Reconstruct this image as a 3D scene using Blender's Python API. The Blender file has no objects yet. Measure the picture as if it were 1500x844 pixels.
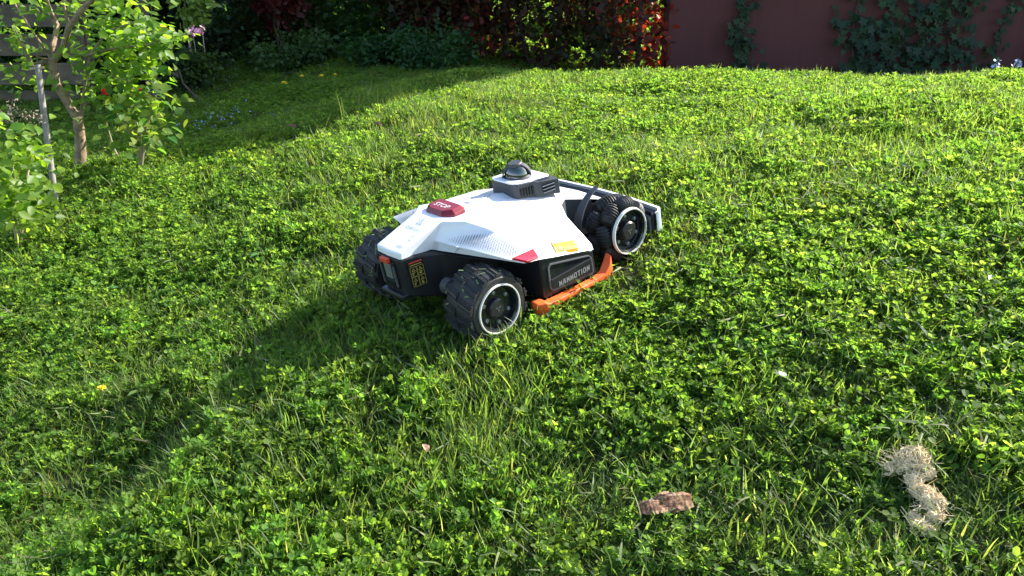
import bpy, bmesh, math, random
import numpy as np
from mathutils import Vector, Matrix, Euler

random.seed(7)
rng = np.random.default_rng(7)
S = bpy.context.scene
C = S.collection

# ------------------------------------------------------------------ camera, sky, sun, exposure
cam_d = bpy.data.cameras.new('camera')
cam_d.sensor_width = 36.0
cam_d.lens = 36.0 * 1287.25 / 1500.0
cam_d.clip_start, cam_d.clip_end = 0.05, 500.0
cam = bpy.data.objects.new('camera', cam_d)
C.objects.link(cam)
cam.location = (0, 0, 1.0)
cam.rotation_euler = (math.radians(90 - 21), 0, 0)
S.camera = cam

SUN_DIR = Vector((0.726, 0.393, 0.563)).normalized()
SUN_EL = math.asin(SUN_DIR.z)
SUN_AZ = math.atan2(SUN_DIR.x, SUN_DIR.y)
w = bpy.data.worlds.new('World')
S.world = w
w.use_nodes = True
nt = w.node_tree
bg = nt.nodes['Background']
sky = nt.nodes.new('ShaderNodeTexSky')
sky.sky_type = 'NISHITA'
sky.sun_disc = False
sky.sun_elevation = SUN_EL
sky.sun_rotation = SUN_AZ
nt.links.new(sky.outputs[0], bg.inputs['Color'])
bg.inputs['Strength'].default_value = 0.13
sl = bpy.data.lights.new('sun', 'SUN')
sl.energy = 5.0
sl.angle = math.radians(0.5)
sl.color = (1.0, 0.95, 0.86)
sun = bpy.data.objects.new('sun', sl)
C.objects.link(sun)
sun.rotation_euler = SUN_DIR.to_track_quat('Z', 'Y').to_euler()
S.view_settings.view_transform = 'Standard'
S.view_settings.look = 'None'
S.view_settings.exposure = 1.72
S.view_settings.gamma = 1.0
S.view_settings.use_curve_mapping = False
S.cycles.max_bounces = 8
S.cycles.transmission_bounces = 6
S.cycles.transparent_max_bounces = 8

# ------------------------------------------------------------------ materials
def new_mat(name):
    m = bpy.data.materials.new(name)
    m.use_nodes = True
    n = m.node_tree.nodes
    return m, n, m.node_tree.links, n['Principled BSDF'], n['Material Output']

def plain(name, col, rough=0.5, metal=0.0, spec=0.5, bump=0.0, bscale=200.0, mottle=0.0, mscale=30.0, coat=0.0, dust=0.0):
    m, n, l, b, out = new_mat(name)
    b.inputs['Base Color'].default_value = (*col, 1)
    b.inputs['Roughness'].default_value = rough
    b.inputs['Metallic'].default_value = metal
    b.inputs['Specular IOR Level'].default_value = spec
    b.inputs['Coat Weight'].default_value = coat
    tc = n.new('ShaderNodeTexCoord')
    if bump:
        t = n.new('ShaderNodeTexNoise'); t.inputs['Scale'].default_value = bscale; t.inputs['Detail'].default_value = 4
        l.new(tc.outputs['Object'], t.inputs['Vector'])
        bp = n.new('ShaderNodeBump'); bp.inputs['Strength'].default_value = bump; bp.inputs['Distance'].default_value = 0.002
        l.new(t.outputs['Fac'], bp.inputs['Height']); l.new(bp.outputs[0], b.inputs['Normal'])
    if mottle:
        t = n.new('ShaderNodeTexNoise'); t.inputs['Scale'].default_value = mscale; t.inputs['Detail'].default_value = 6
        l.new(tc.outputs['Object'], t.inputs['Vector'])
        r = n.new('ShaderNodeValToRGB')
        r.color_ramp.elements[0].position = 0.3; r.color_ramp.elements[1].position = 0.72
        r.color_ramp.elements[0].color = (*[c * (1 - mottle) for c in col], 1)
        r.color_ramp.elements[1].color = (*[min(1, c * (1 + mottle * 0.7)) for c in col], 1)
        l.new(t.outputs['Fac'], r.inputs[0]); l.new(r.outputs[0], b.inputs['Base Color'])
        src = r.outputs[0]
    if dust:
        t = n.new('ShaderNodeTexNoise'); t.inputs['Scale'].default_value = 55; t.inputs['Detail'].default_value = 8; t.inputs['Roughness'].default_value = 0.7
        l.new(tc.outputs['Object'], t.inputs['Vector'])
        r = n.new('ShaderNodeValToRGB'); r.color_ramp.elements[0].position = 0.5; r.color_ramp.elements[1].position = 0.75
        l.new(t.outputs['Fac'], r.inputs[0])
        mx = n.new('ShaderNodeMixRGB'); mx.inputs[1].default_value = (*col, 1); mx.inputs[2].default_value = (0.16, 0.14, 0.1, 1)
        mu = n.new('ShaderNodeMath'); mu.operation = 'MULTIPLY'; mu.inputs[1].default_value = dust
        l.new(r.outputs[0], mu.inputs[0]); l.new(mu.outputs[0], mx.inputs[0]); l.new(mx.outputs[0], b.inputs['Base Color'])
    return m

def leafmat(name, ramp, trans, tfac=0.45, rough=0.42, spec=0.5, objvar=0.25, huevar=0.03):
    """leaf: glossy reflecting side + light passing through; 'tint' attribute picks a colour from the ramp"""
    m, n, l, b, out = new_mat(name)
    at = n.new('ShaderNodeAttribute'); at.attribute_name = 'tint'
    r = n.new('ShaderNodeValToRGB')
    el = r.color_ramp.elements
    while len(el) < len(ramp): el.new(0.5)
    for i, c in enumerate(ramp):
        el[i].position = i / (len(ramp) - 1); el[i].color = (*c, 1)
    l.new(at.outputs['Fac'], r.inputs[0])
    oi = n.new('ShaderNodeObjectInfo')
    def hsv(src):
        h = n.new('ShaderNodeHueSaturation')
        mr = n.new('ShaderNodeMapRange'); mr.inputs['To Min'].default_value = 1 - objvar; mr.inputs['To Max'].default_value = 1 + objvar
        l.new(oi.outputs['Random'], mr.inputs['Value']); l.new(mr.outputs[0], h.inputs['Value'])
        mh = n.new('ShaderNodeMapRange'); mh.inputs['To Min'].default_value = 0.5 - huevar; mh.inputs['To Max'].default_value = 0.5 + huevar
        mm = n.new('ShaderNodeMath'); mm.operation = 'FRACT'
        m2 = n.new('ShaderNodeMath'); m2.operation = 'MULTIPLY'; m2.inputs[1].default_value = 7.31
        l.new(oi.outputs['Random'], m2.inputs[0]); l.new(m2.outputs[0], mm.inputs[0]); l.new(mm.outputs[0], mh.inputs['Value'])
        l.new(mh.outputs[0], h.inputs['Hue'])
        l.new(src, h.inputs['Color'])
        return h.outputs[0]
    colr = hsv(r.outputs[0])
    l.new(colr, b.inputs['Base Color'])
    b.inputs['Roughness'].default_value = rough
    b.inputs['Specular IOR Level'].default_value = spec
    tr = n.new('ShaderNodeBsdfTranslucent')
    mt = n.new('ShaderNodeMixRGB'); mt.blend_type = 'MULTIPLY'; mt.inputs[0].default_value = 1.0
    mt.inputs[2].default_value = (*trans, 1)
    l.new(colr, mt.inputs[1]); l.new(mt.outputs[0], tr.inputs['Color'])
    mx = n.new('ShaderNodeMixShader'); mx.inputs[0].default_value = tfac
    l.new(b.outputs[0], mx.inputs[1]); l.new(tr.outputs[0], mx.inputs[2]); l.new(mx.outputs[0], out.inputs['Surface'])
    return m

M = {}
M['white'] = plain('white_paint', (0.72, 0.725, 0.74), 0.32, spec=0.5, coat=0.15, bump=0.02, bscale=700)
M['silver'] = plain('silver_grey_paint', (0.60, 0.62, 0.65), 0.36, spec=0.5)
M['black'] = plain('black_plastic', (0.012, 0.012, 0.014), 0.55, spec=0.35, bump=0.15, bscale=900, dust=0.05)
M['gloss'] = plain('gloss_black', (0.010, 0.011, 0.014), 0.16, spec=0.5)
M['satin'] = plain('satin_black', (0.016, 0.016, 0.018), 0.32, spec=0.4)
M['grey'] = plain('grey_plastic', (0.085, 0.088, 0.095), 0.5, spec=0.4, bump=0.1, bscale=900)
M['darkgrey'] = plain('dark_grey_plastic', (0.045, 0.047, 0.052), 0.5, spec=0.35, bump=0.1, bscale=900)
M['midgrey'] = plain('mid_grey_plastic', (0.22, 0.22, 0.225), 0.5)
M['rubber'] = plain('tyre_rubber', (0.014, 0.014, 0.014), 0.62, spec=0.45, bump=0.4, bscale=300, dust=0.16)
M['ring'] = plain('pale_ring', (0.62, 0.60, 0.53), 0.5)
M['orange'] = plain('orange_plastic', (0.80, 0.115, 0.022), 0.45, spec=0.4, dust=0.03)
M['tab'] = plain('dark_orange_tab', (0.55, 0.05, 0.015), 0.5)
M['redlens'] = plain('red_lens', (0.50, 0.005, 0.018), 0.2, spec=0.6, coat=0.4)
M['stop'] = plain('dark_red_plastic', (0.17, 0.007, 0.016), 0.38, spec=0.5)
M['print_white'] = plain('white_print', (0.55, 0.46, 0.46), 0.6)
M['print_grey'] = plain('grey_print', (0.40, 0.42, 0.46), 0.6)
M['print_dark'] = plain('dark_print', (0.10, 0.10, 0.12), 0.6)
M['dot'] = plain('grille_hole', (0.11, 0.125, 0.16), 0.7)
M['yellow'] = plain('yellow_sticker', (0.52, 0.22, 0.004), 0.55, spec=0.25)
M['yprint'] = plain('dull_yellow_print', (0.32, 0.24, 0.035), 0.6)
M['oprint'] = plain('orange_print', (0.75, 0.14, 0.02), 0.6)
M['rprint'] = plain('red_print', (0.45, 0.03, 0.02), 0.6)
M['lens'] = plain('dark_glass', (0.008, 0.02, 0.016), 0.04, spec=0.9, coat=1.0)
M['metal'] = plain('metal_plate', (0.25, 0.26, 0.27), 0.4, metal=0.6)
M['bark'] = plain('bark', (0.23, 0.165, 0.10), 0.85, bump=0.9, bscale=90, mottle=0.5, mscale=45)
M['darkbark'] = plain('dark_bark', (0.07, 0.052, 0.04), 0.9, bump=0.8, bscale=60, mottle=0.45, mscale=25)
M['stake'] = plain('weathered_stake', (0.22, 0.195, 0.17), 0.8, bump=0.6, bscale=120, mottle=0.3, mscale=60)
M['board'] = plain('weathered_board', (0.10, 0.078, 0.048), 0.85, bump=0.6, bscale=80, mottle=0.4, mscale=14)
M['soil'] = plain('soil', (0.060, 0.058, 0.028), 1.0, spec=0.05, bump=0.8, bscale=60, mottle=0.5, mscale=9)
M['chip'] = plain('bark_chip', (0.40, 0.24, 0.16), 0.8, bump=0.8, bscale=200, mottle=0.6, mscale=90)
M['straw'] = plain('dry_straw', (0.55, 0.41, 0.24), 0.95, spec=.1, bump=1.0, bscale=500, mottle=0.55, mscale=120)
M['fibre'] = plain('dead_grass_fibre', (0.80, 0.62, 0.38), 0.9, spec=.05, mottle=0.45, mscale=110)
M['redflower'] = plain('red_petal', (0.72, 0.015, 0.02), 0.5)
M['pink'] = plain('pink_petal', (0.62, 0.28, 0.45), 0.6)
M['paleblue'] = plain('pale_blue_petal', (0.42, 0.46, 0.72), 0.6)
M['blue'] = plain('blue_petal', (0.17, 0.24, 0.50), 0.6)
M['yellowpetal'] = plain('yellow_petal', (0.88, 0.66, 0.012), 0.6)
M['stem'] = plain('green_stem', (0.10, 0.15, 0.04), 0.7)
M['twig'] = plain('pale_twig', (0.30, 0.24, 0.16), 0.8, bump=0.3)
M['dryhead'] = plain('dry_flower_head', (0.22, 0.165, 0.12), 0.9, mottle=0.4, mscale=80)

G = leafmat('clover_leaf', [(0.031, 0.070, 0.012), (0.058, 0.118, 0.018), (0.090, 0.164, 0.026), (0.126, 0.202, 0.038)], (2.9, 2.7, 1.3), 0.58, 0.6, 0.2, 0.26, 0.014)
GB = leafmat('grass_blade', [(0.036, 0.074, 0.015), (0.063, 0.116, 0.022), (0.099, 0.160, 0.033), (0.19, 0.20, 0.075)], (2.8, 2.6, 1.35), 0.54, 0.5, 0.3, 0.26, 0.014)
GY = leafmat('yellowed_blade', [(0.09, 0.11, 0.03), (0.15, 0.15, 0.045), (0.22, 0.19, 0.07)], (2.0, 1.9, 1.2), 0.5, 0.55, 0.25, 0.26, 0.014)
GD = leafmat('cut_blade', [(0.08, 0.12, 0.04), (0.14, 0.165, 0.07), (0.22, 0.20, 0.11)], (1.3, 1.3, 1.0), 0.35, 0.6, 0.2)
GW = leafmat('weed_leaf', [(0.03, 0.085, 0.015), (0.07, 0.14, 0.03), (0.12, 0.2, 0.06)], (2.2, 2.1, 1.0), 0.4, 0.36, 0.5)
LT = leafmat('small_tree_leaf', [(0.058, 0.125, 0.014), (0.095, 0.175, 0.018), (0.135, 0.22, 0.026)], (2.9, 2.7, 1.0), 0.6, 0.45, 0.3, 0.22, .015)
LR = leafmat('rose_leaf', [(0.04, 0.095, 0.016), (0.07, 0.14, 0.02), (0.12, 0.17, 0.035)], (2.7, 2.5, 1.0), 0.55, 0.55, 0.2, 0.25)
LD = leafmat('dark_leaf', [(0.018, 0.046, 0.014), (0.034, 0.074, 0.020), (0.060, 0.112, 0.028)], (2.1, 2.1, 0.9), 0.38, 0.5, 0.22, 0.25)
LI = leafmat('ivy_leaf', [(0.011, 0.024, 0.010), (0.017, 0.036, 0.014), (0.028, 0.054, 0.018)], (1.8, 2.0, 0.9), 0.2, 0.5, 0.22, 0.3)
LP = leafmat('photinia_leaf', [(0.016, 0.034, 0.012), (0.028, 0.036, 0.014), (0.060, 0.020, 0.015), (0.032, 0.050, 0.015), (0.085, 0.022, 0.017), (0.24, 0.065, 0.024)], (2.8, 2.0, 0.9), 0.48, 0.45, 0.25, 0.2)  # orange ramp top paints sunlight into the leaf colour
LG = leafmat('light_leaf', [(0.09, 0.16, 0.03), (0.14, 0.22, 0.05), (0.20, 0.28, 0.08)], (2.0, 2.0, 1.0), 0.45, 0.45, 0.3, 0.2)  # brightened so the shaded shoots look touched by sun patches
LC = leafmat('red_shrub_leaf', [(0.06, 0.020, 0.016), (0.13, 0.026, 0.020), (0.030, 0.040, 0.016)], (2.2, 1.5, 0.9), 0.42, 0.45, 0.3, 0.2)

# ------------------------------------------------------------------ mesh helpers
def link(name, me, mat=None, parent=None, smooth=False):
    if mat is not None: me.materials.append(mat)
    o = bpy.data.objects.new(name, me)
    C.objects.link(o)
    if parent is not None: o.parent = parent
    if smooth: me.shade_smooth()
    return o

def tag(o, label=None, cat=None, group=None, kind=None):
    if label: o['label'] = label
    if cat: o['category'] = cat
    if group: o['group'] = group
    if kind: o['kind'] = kind
    return o

def thing(name, label, cat, loc=(0, 0, 0), group=None):
    o = bpy.data.objects.new(name, None); C.objects.link(o)
    o.empty_display_size = 0.1
    o.location = loc
    return tag(o, label, cat, group)

class MB:
    def __init__(s): s.v = []; s.f = []; s.t = []
    def add(s, vs, fs, tint=0.5):
        b = len(s.v); s.v += [tuple(p) for p in vs]; s.f += [tuple(i + b for i in q) for q in fs]; s.t += [tint] * len(vs)
        return s
    def box(s, c, d, rot=None):
        vs = [Vector(((i & 1) - .5, ((i >> 1) & 1) - .5, ((i >> 2) & 1) - .5)) for i in range(8)]
        vs = [Vector((p.x * d[0], p.y * d[1], p.z * d[2])) for p in vs]
        if rot is not None: vs = [rot @ p for p in vs]
        vs = [p + Vector(c) for p in vs]
        return s.add(vs, [(0, 2, 3, 1), (4, 5, 7, 6), (0, 1, 5, 4), (2, 6, 7, 3), (0, 4, 6, 2), (1, 3, 7, 5)])
    def prism(s, poly, off):
        """polygon (3-D points) extruded along off"""
        n = len(poly); off = Vector(off)
        vs = [Vector(p) for p in poly] + [Vector(p) + off for p in poly]
        fs = [tuple(range(n))[::-1], tuple(range(n, 2 * n))] + [(i, (i + 1) % n, n + (i + 1) % n, n + i) for i in range(n)]
        return s.add(vs, fs)
    def tube(s, pts, rad, n=8, cap=True):
        pts = [Vector(p) for p in pts]
        rad = [float(q_) for q_ in rad] if hasattr(rad, '__len__') else [float(rad)] * len(pts)
        rings = []; up = Vector((0.31, 0.2, 0.93))
        for i, p in enumerate(pts):
            d = (pts[min(i + 1, len(pts) - 1)] - pts[max(i - 1, 0)]).normalized()
            a = d.cross(up)
            if a.length < 1e-3: a = d.cross(Vector((1, 0, 0)))
            a.normalize(); b = d.cross(a)
            rings.append([p + rad[i] * (math.cos(2 * math.pi * k / n) * a + math.sin(2 * math.pi * k / n) * b) for k in range(n)])
        vs = [q for r in rings for q in r]; fs = []
        for i in range(len(pts) - 1):
            for k in range(n):
                k2 = (k + 1) % n
                fs.append((i * n + k, i * n + k2, (i + 1) * n + k2, (i + 1) * n + k))
        if cap: fs += [tuple(range(n))[::-1], tuple((len(pts) - 1) * n + k for k in range(n))]
        return s.add(vs, fs)
    def lathe(s, prof, n=40, axis='y', c=(0, 0, 0), closed=False):
        """prof: list of (radius, along)"""
        vs = []; c = Vector(c)
        for r, a in prof:
            for k in range(n):
                th = 2 * math.pi * k / n
                u, v_ = r * math.cos(th), r * math.sin(th)
                vs.append(c + (Vector((u, a, v_)) if axis == 'y' else Vector((u, v_, a)) if axis == 'z' else Vector((a, u, v_))))
        fs = []
        m = len(prof)
        for i in range(m if closed else m - 1):
            j = (i + 1) % m
            for k in range(n):
                k2 = (k + 1) % n
                fs.append((i * n + k, j * n + k, j * n + k2, i * n + k2))
        return s.add(vs, fs)
    def mesh(s, name):
        me = bpy.data.meshes.new(name); me.from_pydata(s.v, [], s.f)
        a = me.attributes.new('tint', 'FLOAT', 'POINT'); a.data.foreach_set('value', np.array(s.t, dtype=np.float32))
        return me
    def build(s, name, mat, parent=None, smooth=False, bevel=0, seg=2, fix=True, angle=30):
        me = s.mesh(name)
        if fix:
            bm = bmesh.new(); bm.from_mesh(me)
            bmesh.ops.remove_doubles(bm, verts=bm.verts, dist=1e-6)
            bmesh.ops.recalc_face_normals(bm, faces=bm.faces)
            bm.to_mesh(me); bm.free()
        o = link(name, me, mat, parent)
        if smooth:
            me.shade_smooth()
            me.set_sharp_from_angle(angle=math.radians(angle))
        if bevel:
            md = o.modifiers.new('bevel', 'BEVEL'); md.width = bevel; md.segments = seg; md.limit_method = 'ANGLE'; md.angle_limit = math.radians(angle)
            md.harden_normals = False
        return o

_txt = {}
def text_geo(st):
    """outline of a word as flat faces: unit height letters, origin at centre"""
    if st in _txt: return _txt[st]
    cu = bpy.data.curves.new('t', 'FONT'); cu.body = st; cu.align_x = 'CENTER'; cu.align_y = 'CENTER'; cu.resolution_u = 3; cu.offset = 0.015
    o = bpy.data.objects.new('t', cu); C.objects.link(o)
    dg = bpy.context.evaluated_depsgraph_get()
    me = bpy.data.meshes.new_from_object(o.evaluated_get(dg))
    vs = np.array([v.co[:] for v in me.vertices]); fs = [tuple(p.vertices) for p in me.polygons]
    bpy.data.objects.remove(o); bpy.data.meshes.remove(me)
    lo, hi = vs.min(0), vs.max(0); vs = vs - (lo + hi) / 2; vs[:, :2] /= (hi - lo)[:2]
    _txt[st] = (vs, fs); return _txt[st]

GLYPH = {'M': [((0, 0), (0, 1)), ((0, 1), (.5, .35)), ((.5, .35), (1, 1)), ((1, 1), (1, 0))], 'A': [((0, 0), (.3, 1)), ((.3, 1), (.7, 1)), ((.7, 1), (1, 0)), ((.15, .35), (.85, .35))],
         'O': [((0, 0), (0, 1)), ((0, 1), (1, 1)), ((1, 1), (1, 0)), ((1, 0), (0, 0))], 'T': [((0, 1), (1, 1)), ((.5, 1), (.5, 0))], 'I': [((.5, 0), (.5, 1))],
         'N': [((0, 0), (0, 1)), ((0, 1), (1, 0)), ((1, 0), (1, 1))]}
def block_text(mb, st, c, right, up, wd, ht, lift, slant=.0):
    c, right, up = Vector(c), Vector(right).normalized(), Vector(up).normalized(); n = right.cross(up).normalized()
    adv = {ch_: (.55 if ch_ == 'I' else 1.0) for ch_ in st}; tot = sum(adv[q_] for q_ in st); x0 = -wd / 2; cell = wd / tot
    for q_ in st:
        w_ = cell * adv[q_]; lw = w_ * .72 if q_ != 'I' else w_ * .3
        th = ht * .22
        for (a_, b_) in GLYPH[q_]:
            pa_ = c + right * (x0 + w_ * .5 + (a_[0] - .5) * (lw - th * .6)) + up * ((a_[1] - .5) * (ht - th)) + n * lift
            pb_ = c + right * (x0 + w_ * .5 + (b_[0] - .5) * (lw - th * .6)) + up * ((b_[1] - .5) * (ht - th)) + n * lift
            d_ = (pb_ - pa_).normalized(); sd_ = n.cross(d_) * th * .42; e_ = d_ * th * .42
            mb.add([pa_ - e_ - sd_, pb_ + e_ - sd_, pb_ + e_ + sd_, pa_ - e_ + sd_], [(0, 1, 2, 3)])
        x0 += w_
def add_text(mb, st, c, right, up, wd, ht, lift):
    vs, fs = text_geo(st); c, right, up = Vector(c), Vector(right).normalized(), Vector(up).normalized()
    n = right.cross(up).normalized()
    mb.add([c + right * (p[0] * wd) + up * (p[1] * ht) + n * lift for p in vs], fs)

# ------------------------------------------------------------------ ground shape
_ctrl = np.array([
    (-0.16, 1.885, .2098), (0.2, 1.885, .274), (-0.16, 2.3, .267), (0.2, 2.3, .331), (-0.6, 1.6, .095), (-0.5, 2.2, .19), (0.3, 1.5, .238),
    (0, 1.0, .116), (-0.75, 1.0, -.005), (0.75, 0.95, .23), (0, 0, -.03), (-1.5, 0, -.25), (1.5, 0, .15), (1.3, 1.7, .40), (0.8, 1.9, .365),
    (0.2, 3.0, .400), (0.8, 3.0, .455), (1.6, 3.2, .495), (1.4, 2.5, .475), (2.4, 3.0, .50),
    (0.0, 3.8, .418), (0.6, 3.9, .430), (1.3, 4.0, .440), (2.0, 4.0, .442), (2.8, 4.0, .435),
    (0.0, 4.5, .385), (0.7, 4.5, .385), (1.5, 4.5, .38), (2.3, 4.5, .375), (3.2, 4.5, .36),
    (0.0, 5.2, .28), (1.0, 5.2, .23), (2.5, 5.2, .22), (0, 6.3, .20), (1.5, 6.3, .14), (3.5, 6.3, .13),
    (-0.4, 4.6, .36), (-0.7, 3.6, .33), (-1.2, 2.2, .06), (-1.2, 3.2, .20), (-1.73, 3.44, .147), (-2.2, 2.8, -.02), (-2.0, 2.0, -.08),
    (-1.4, 4.4, .14), (-1.0, 5.0, .22), (-1.2, 5.7, .26), (-2.1, 5.2, .14), (-.88, 1.62, .012), (-1.0, 6.5, .30), (-2.4, 4.2, .10), (-3.5, 3.5, -.05), (-4, 6, .1),
    (6, 2, .7), (6, 6, .4), (-5, 1, -.4), (0, 9, .3), (4, 9, .3), (-4, 9, .2)])
def _tps_fit(P):
    n = len(P); d = np.linalg.norm(P[:, None, :2] - P[None, :, :2], axis=2)
    K = np.where(d > 0, d * d * np.log(d + 1e-12), 0) + 0.01 * np.eye(n)
    Q = np.c_[np.ones(n), P[:, :2]]
    A = np.block([[K, Q], [Q.T, np.zeros((3, 3))]])
    return np.linalg.solve(A, np.r_[P[:, 2], np.zeros(3)])
_tw = _tps_fit(_ctrl)
_perm = np.random.default_rng(3).random((64, 64))
def vnoise(x, y, s):
    x = np.asarray(x) * s + 100.37; y = np.asarray(y) * s + 70.11
    i = np.floor(x).astype(int); j = np.floor(y).astype(int); a = x - i; b = y - j
    a = a * a * (3 - 2 * a); b = b * b * (3 - 2 * b)
    g = lambda p, q: _perm[p % 64, q % 64]
    return (g(i, j) * (1 - a) + g(i + 1, j) * a) * (1 - b) + (g(i, j + 1) * (1 - a) + g(i + 1, j + 1) * a) * b
def base_h(x, y):
    x = np.atleast_1d(np.asarray(x, float)); y = np.atleast_1d(np.asarray(y, float))
    cx = np.clip(x, -5, 6); cy = np.clip(y, -0.5, 9)
    d = np.sqrt((cx[:, None] - _ctrl[None, :, 0]) ** 2 + (cy[:, None] - _ctrl[None, :, 1]) ** 2)
    k = d * d * np.log(d + 1e-12)
    return k @ _tw[:-3] + _tw[-3] + _tw[-2] * cx + _tw[-1] * cy
def mower_mask(x, y):
    return np.exp(-(((x - 0.0) / 0.55) ** 2 + ((y - 2.05) / 0.45) ** 2) ** 2)
def height(x, y):
    x = np.atleast_1d(np.asarray(x, float)); y = np.atleast_1d(np.asarray(y, float))
    ha = -(x + .82) * .6 - (y - 1.45) * .8; hb = (x + .82) * .8 - (y - 1.45) * .6   # hollow and ridge added to darken a band leading from the mower
    hol = -.062 * np.exp(-(ha / .42) ** 2 - (hb / .14) ** 2) + .045 * np.exp(-(ha / .42) ** 2 - ((hb - .27) / .16) ** 2)
    bump = hol + 0.055 * (vnoise(x, y, 2.3) - .5) + 0.03 * (vnoise(x + 9, y, 6.0) - .5)
    return base_h(x, y) + .012 * mower_mask(x, y) + bump * (1 - mower_mask(x, y)) * np.clip((7.5 - y) / 2, 0.2, 1)
def H(x, y): return float(height(x, y)[0])

def axis_pts(lo, hi, step, far):
    core = np.arange(lo, hi + 1e-6, step)
    e = np.geomspace(step * 2, far, 14)
    return np.r_[(lo - e)[::-1], core, hi + e]
gx = axis_pts(-5, 6, 0.06, 90); gy = axis_pts(-0.5, 9, 0.06, 90)
X, Y = np.meshgrid(gx, gy)
Z = np.concatenate([height(X[i], Y[i]) for i in range(len(gy))]).reshape(X.shape)
nx = len(gx)
me = bpy.data.meshes.new('ground')
idx = np.arange(X.size).reshape(X.shape)
q = np.stack([idx[:-1, :-1], idx[:-1, 1:], idx[1:, 1:], idx[1:, :-1]], -1).reshape(-1, 4)
me.vertices.add(X.size); me.vertices.foreach_set('co', np.stack([X, Y, Z], -1).astype(np.float32).ravel())
me.loops.add(q.size); me.loops.foreach_set('vertex_index', q.ravel().astype(np.int32))
me.polygons.add(len(q)); me.polygons.foreach_set('loop_start', np.arange(0, q.size, 4, dtype=np.int32))
me.update(); me.validate(); me.shade_smooth()
tag(link('ground', me, M['soil']), 'dark soil of the sloping garden under the lawn', kind='structure')

# ------------------------------------------------------------------ leaf clouds as one mesh
LEAF = np.array([(0, 0, 0), (-.30, .28, .05), (-.27, .66, .04), (0, 1, -.06), (.27, .66, .04), (.30, .28, .05)], float)
LEAF_F = [(0, 3, 2, 1), (0, 5, 4, 3)]
ROUND = np.array([(0, 0, 0), (-.40, .30, .09), (-.38, .78, .07), (0, 1, 0), (.38, .78, .07), (.40, .30, .09)], float)
IVY = np.array([(0, 0, 0), (-.50, -.05, .03), (-.30, .30, .02), (-.52, .55, 0), (-.16, .60, .03), (0, 1.0, -.05),
                (.16, .60, .03), (.52, .55, 0), (.30, .30, .02), (.50, -.05, .03)], float)
IVY_F = [(0, 2, 1), (0, 4, 3, 2), (0, 5, 4), (0, 6, 5), (0, 8, 7, 6), (0, 9, 8)]
BLADE = np.array([(-.5, 0, 0), (.5, 0, 0), (-.42, .35, .04), (.42, .35, .04), (-.25, .7, .0), (.25, .7, .0), (0, 1, -.12)], float)

def unit(v): return v / (np.linalg.norm(v, axis=-1, keepdims=True) + 1e-9)
def frames(dirs, nrm):
    """columns: side, leaf direction, normal"""
    d = unit(dirs); s_ = unit(np.cross(d, nrm)); n = np.cross(s_, d)
    return np.stack([s_, d, n], -1)
def cloud(name, tmpl, tf, pos, dirs, nrm, size, tint):
    F = frames(dirs, nrm); N = len(pos); k = len(tmpl)
    V = (np.einsum('nij,kj->nki', F, tmpl) * np.asarray(size).reshape(-1, 1, 1) + pos[:, None, :]).reshape(-1, 3)
    me = bpy.data.meshes.new(name)
    lens = np.array([len(f) for f in tf]); flat = np.concatenate([np.array(f) for f in tf])
    loops = (flat[None, :] + (np.arange(N) * k)[:, None]).ravel()
    tot = np.tile(lens, N); st = np.r_[0, np.cumsum(tot)[:-1]]
    me.vertices.add(len(V)); me.vertices.foreach_set('co', V.astype(np.float32).ravel())
    me.loops.add(len(loops)); me.loops.foreach_set('vertex_index', loops.astype(np.int32))
    me.polygons.add(len(tot)); me.polygons.foreach_set('loop_start', st.astype(np.int32))
    a = me.attributes.new('tint', 'FLOAT', 'POINT'); a.data.foreach_set('value', np.repeat(np.asarray(tint), k).astype(np.float32))
    me.update()
    return me

# ------------------------------------------------------------------ robot mower (own frame: x forward, y left, z up)
MO = Vector((-0.1588, 1.8852, 0.2098))
MW = Matrix(((0.7378, -0.6527, -0.1724), (0.6387, 0.7576, -0.1347), (0.2185, -0.0107, 0.9758))).to_4x4()
mower = thing('robot_mower', 'white and black four wheeled robot lawnmower standing on the lawn', 'robot mower')
mower.matrix_world = Matrix.Translation(MO) @ MW
def mir(p): return (p[0], -p[1], p[2])

A = (-.096, -.046, .2165); A2 = (-.098, -.045, .2035)
C1 = (.021, -.050, .244); C2 = (.054, -.086, .238)
Bn = (-.004, -.040, .2075); B2 = (-.011, -.034, .186)
D = (.054, -.219, .179); W = (.075, -.243, .167)
T = (.126, -.218, .171); RL = (.118, -.238, .158)
C3 = (.100, -.139, .205); C4 = (.119, -.211, .176)
FL = (.279, -.235, .103); FT = (.278, -.232, .117)
f1 = (.278, -.163, .170); f2 = (.314, -.110, .1725); f3 = (.340, -.095, .1725); f4 = (.412, -.108, .146); f5 = (.470, -.100, .119)
m1 = (.190, -.165, .181); m2 = (.17, -.095, .206); m0 = (.17, 0, .226)
shell = MB()
for sgn in (1, -1):
    g = (lambda p: p) if sgn == 1 else mir
    Pn = {k: g(v) for k, v in dict(A=A, A2=A2, C1=C1, C2=C2, Bn=Bn, B2=B2, D=D, W=W, T=T, RL=RL, C3=C3, C4=C4, FL=FL, FT=FT, f1=f1, f2=f2, f3=f3, f4=f4, f5=f5, m1=m1, m2=m2).items()}
    for face in ('A Bn C1', 'Bn D C4 C3', 'Bn C3 C2 C1', 'D RL T C4', 'D W RL',
                 'A A2 B2 Bn', 'Bn B2 W D', 'C2 C3 m2', 'C3 m1 m2', 'm2 m1 f1 f2', 'm2 f2 f3', 'C3 C4 m1', 'C4 FT f1 m1', 'C4 T RL FT', 'RL FL FT'):
        shell.add([Pn[k] for k in face.split()], [tuple(range(len(face.split())))])
c0 = (.054, 0, .241); f30 = (.335, 0, .193); f40 = (.412, 0, .154); f50 = (.470, 0, .123)
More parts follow.
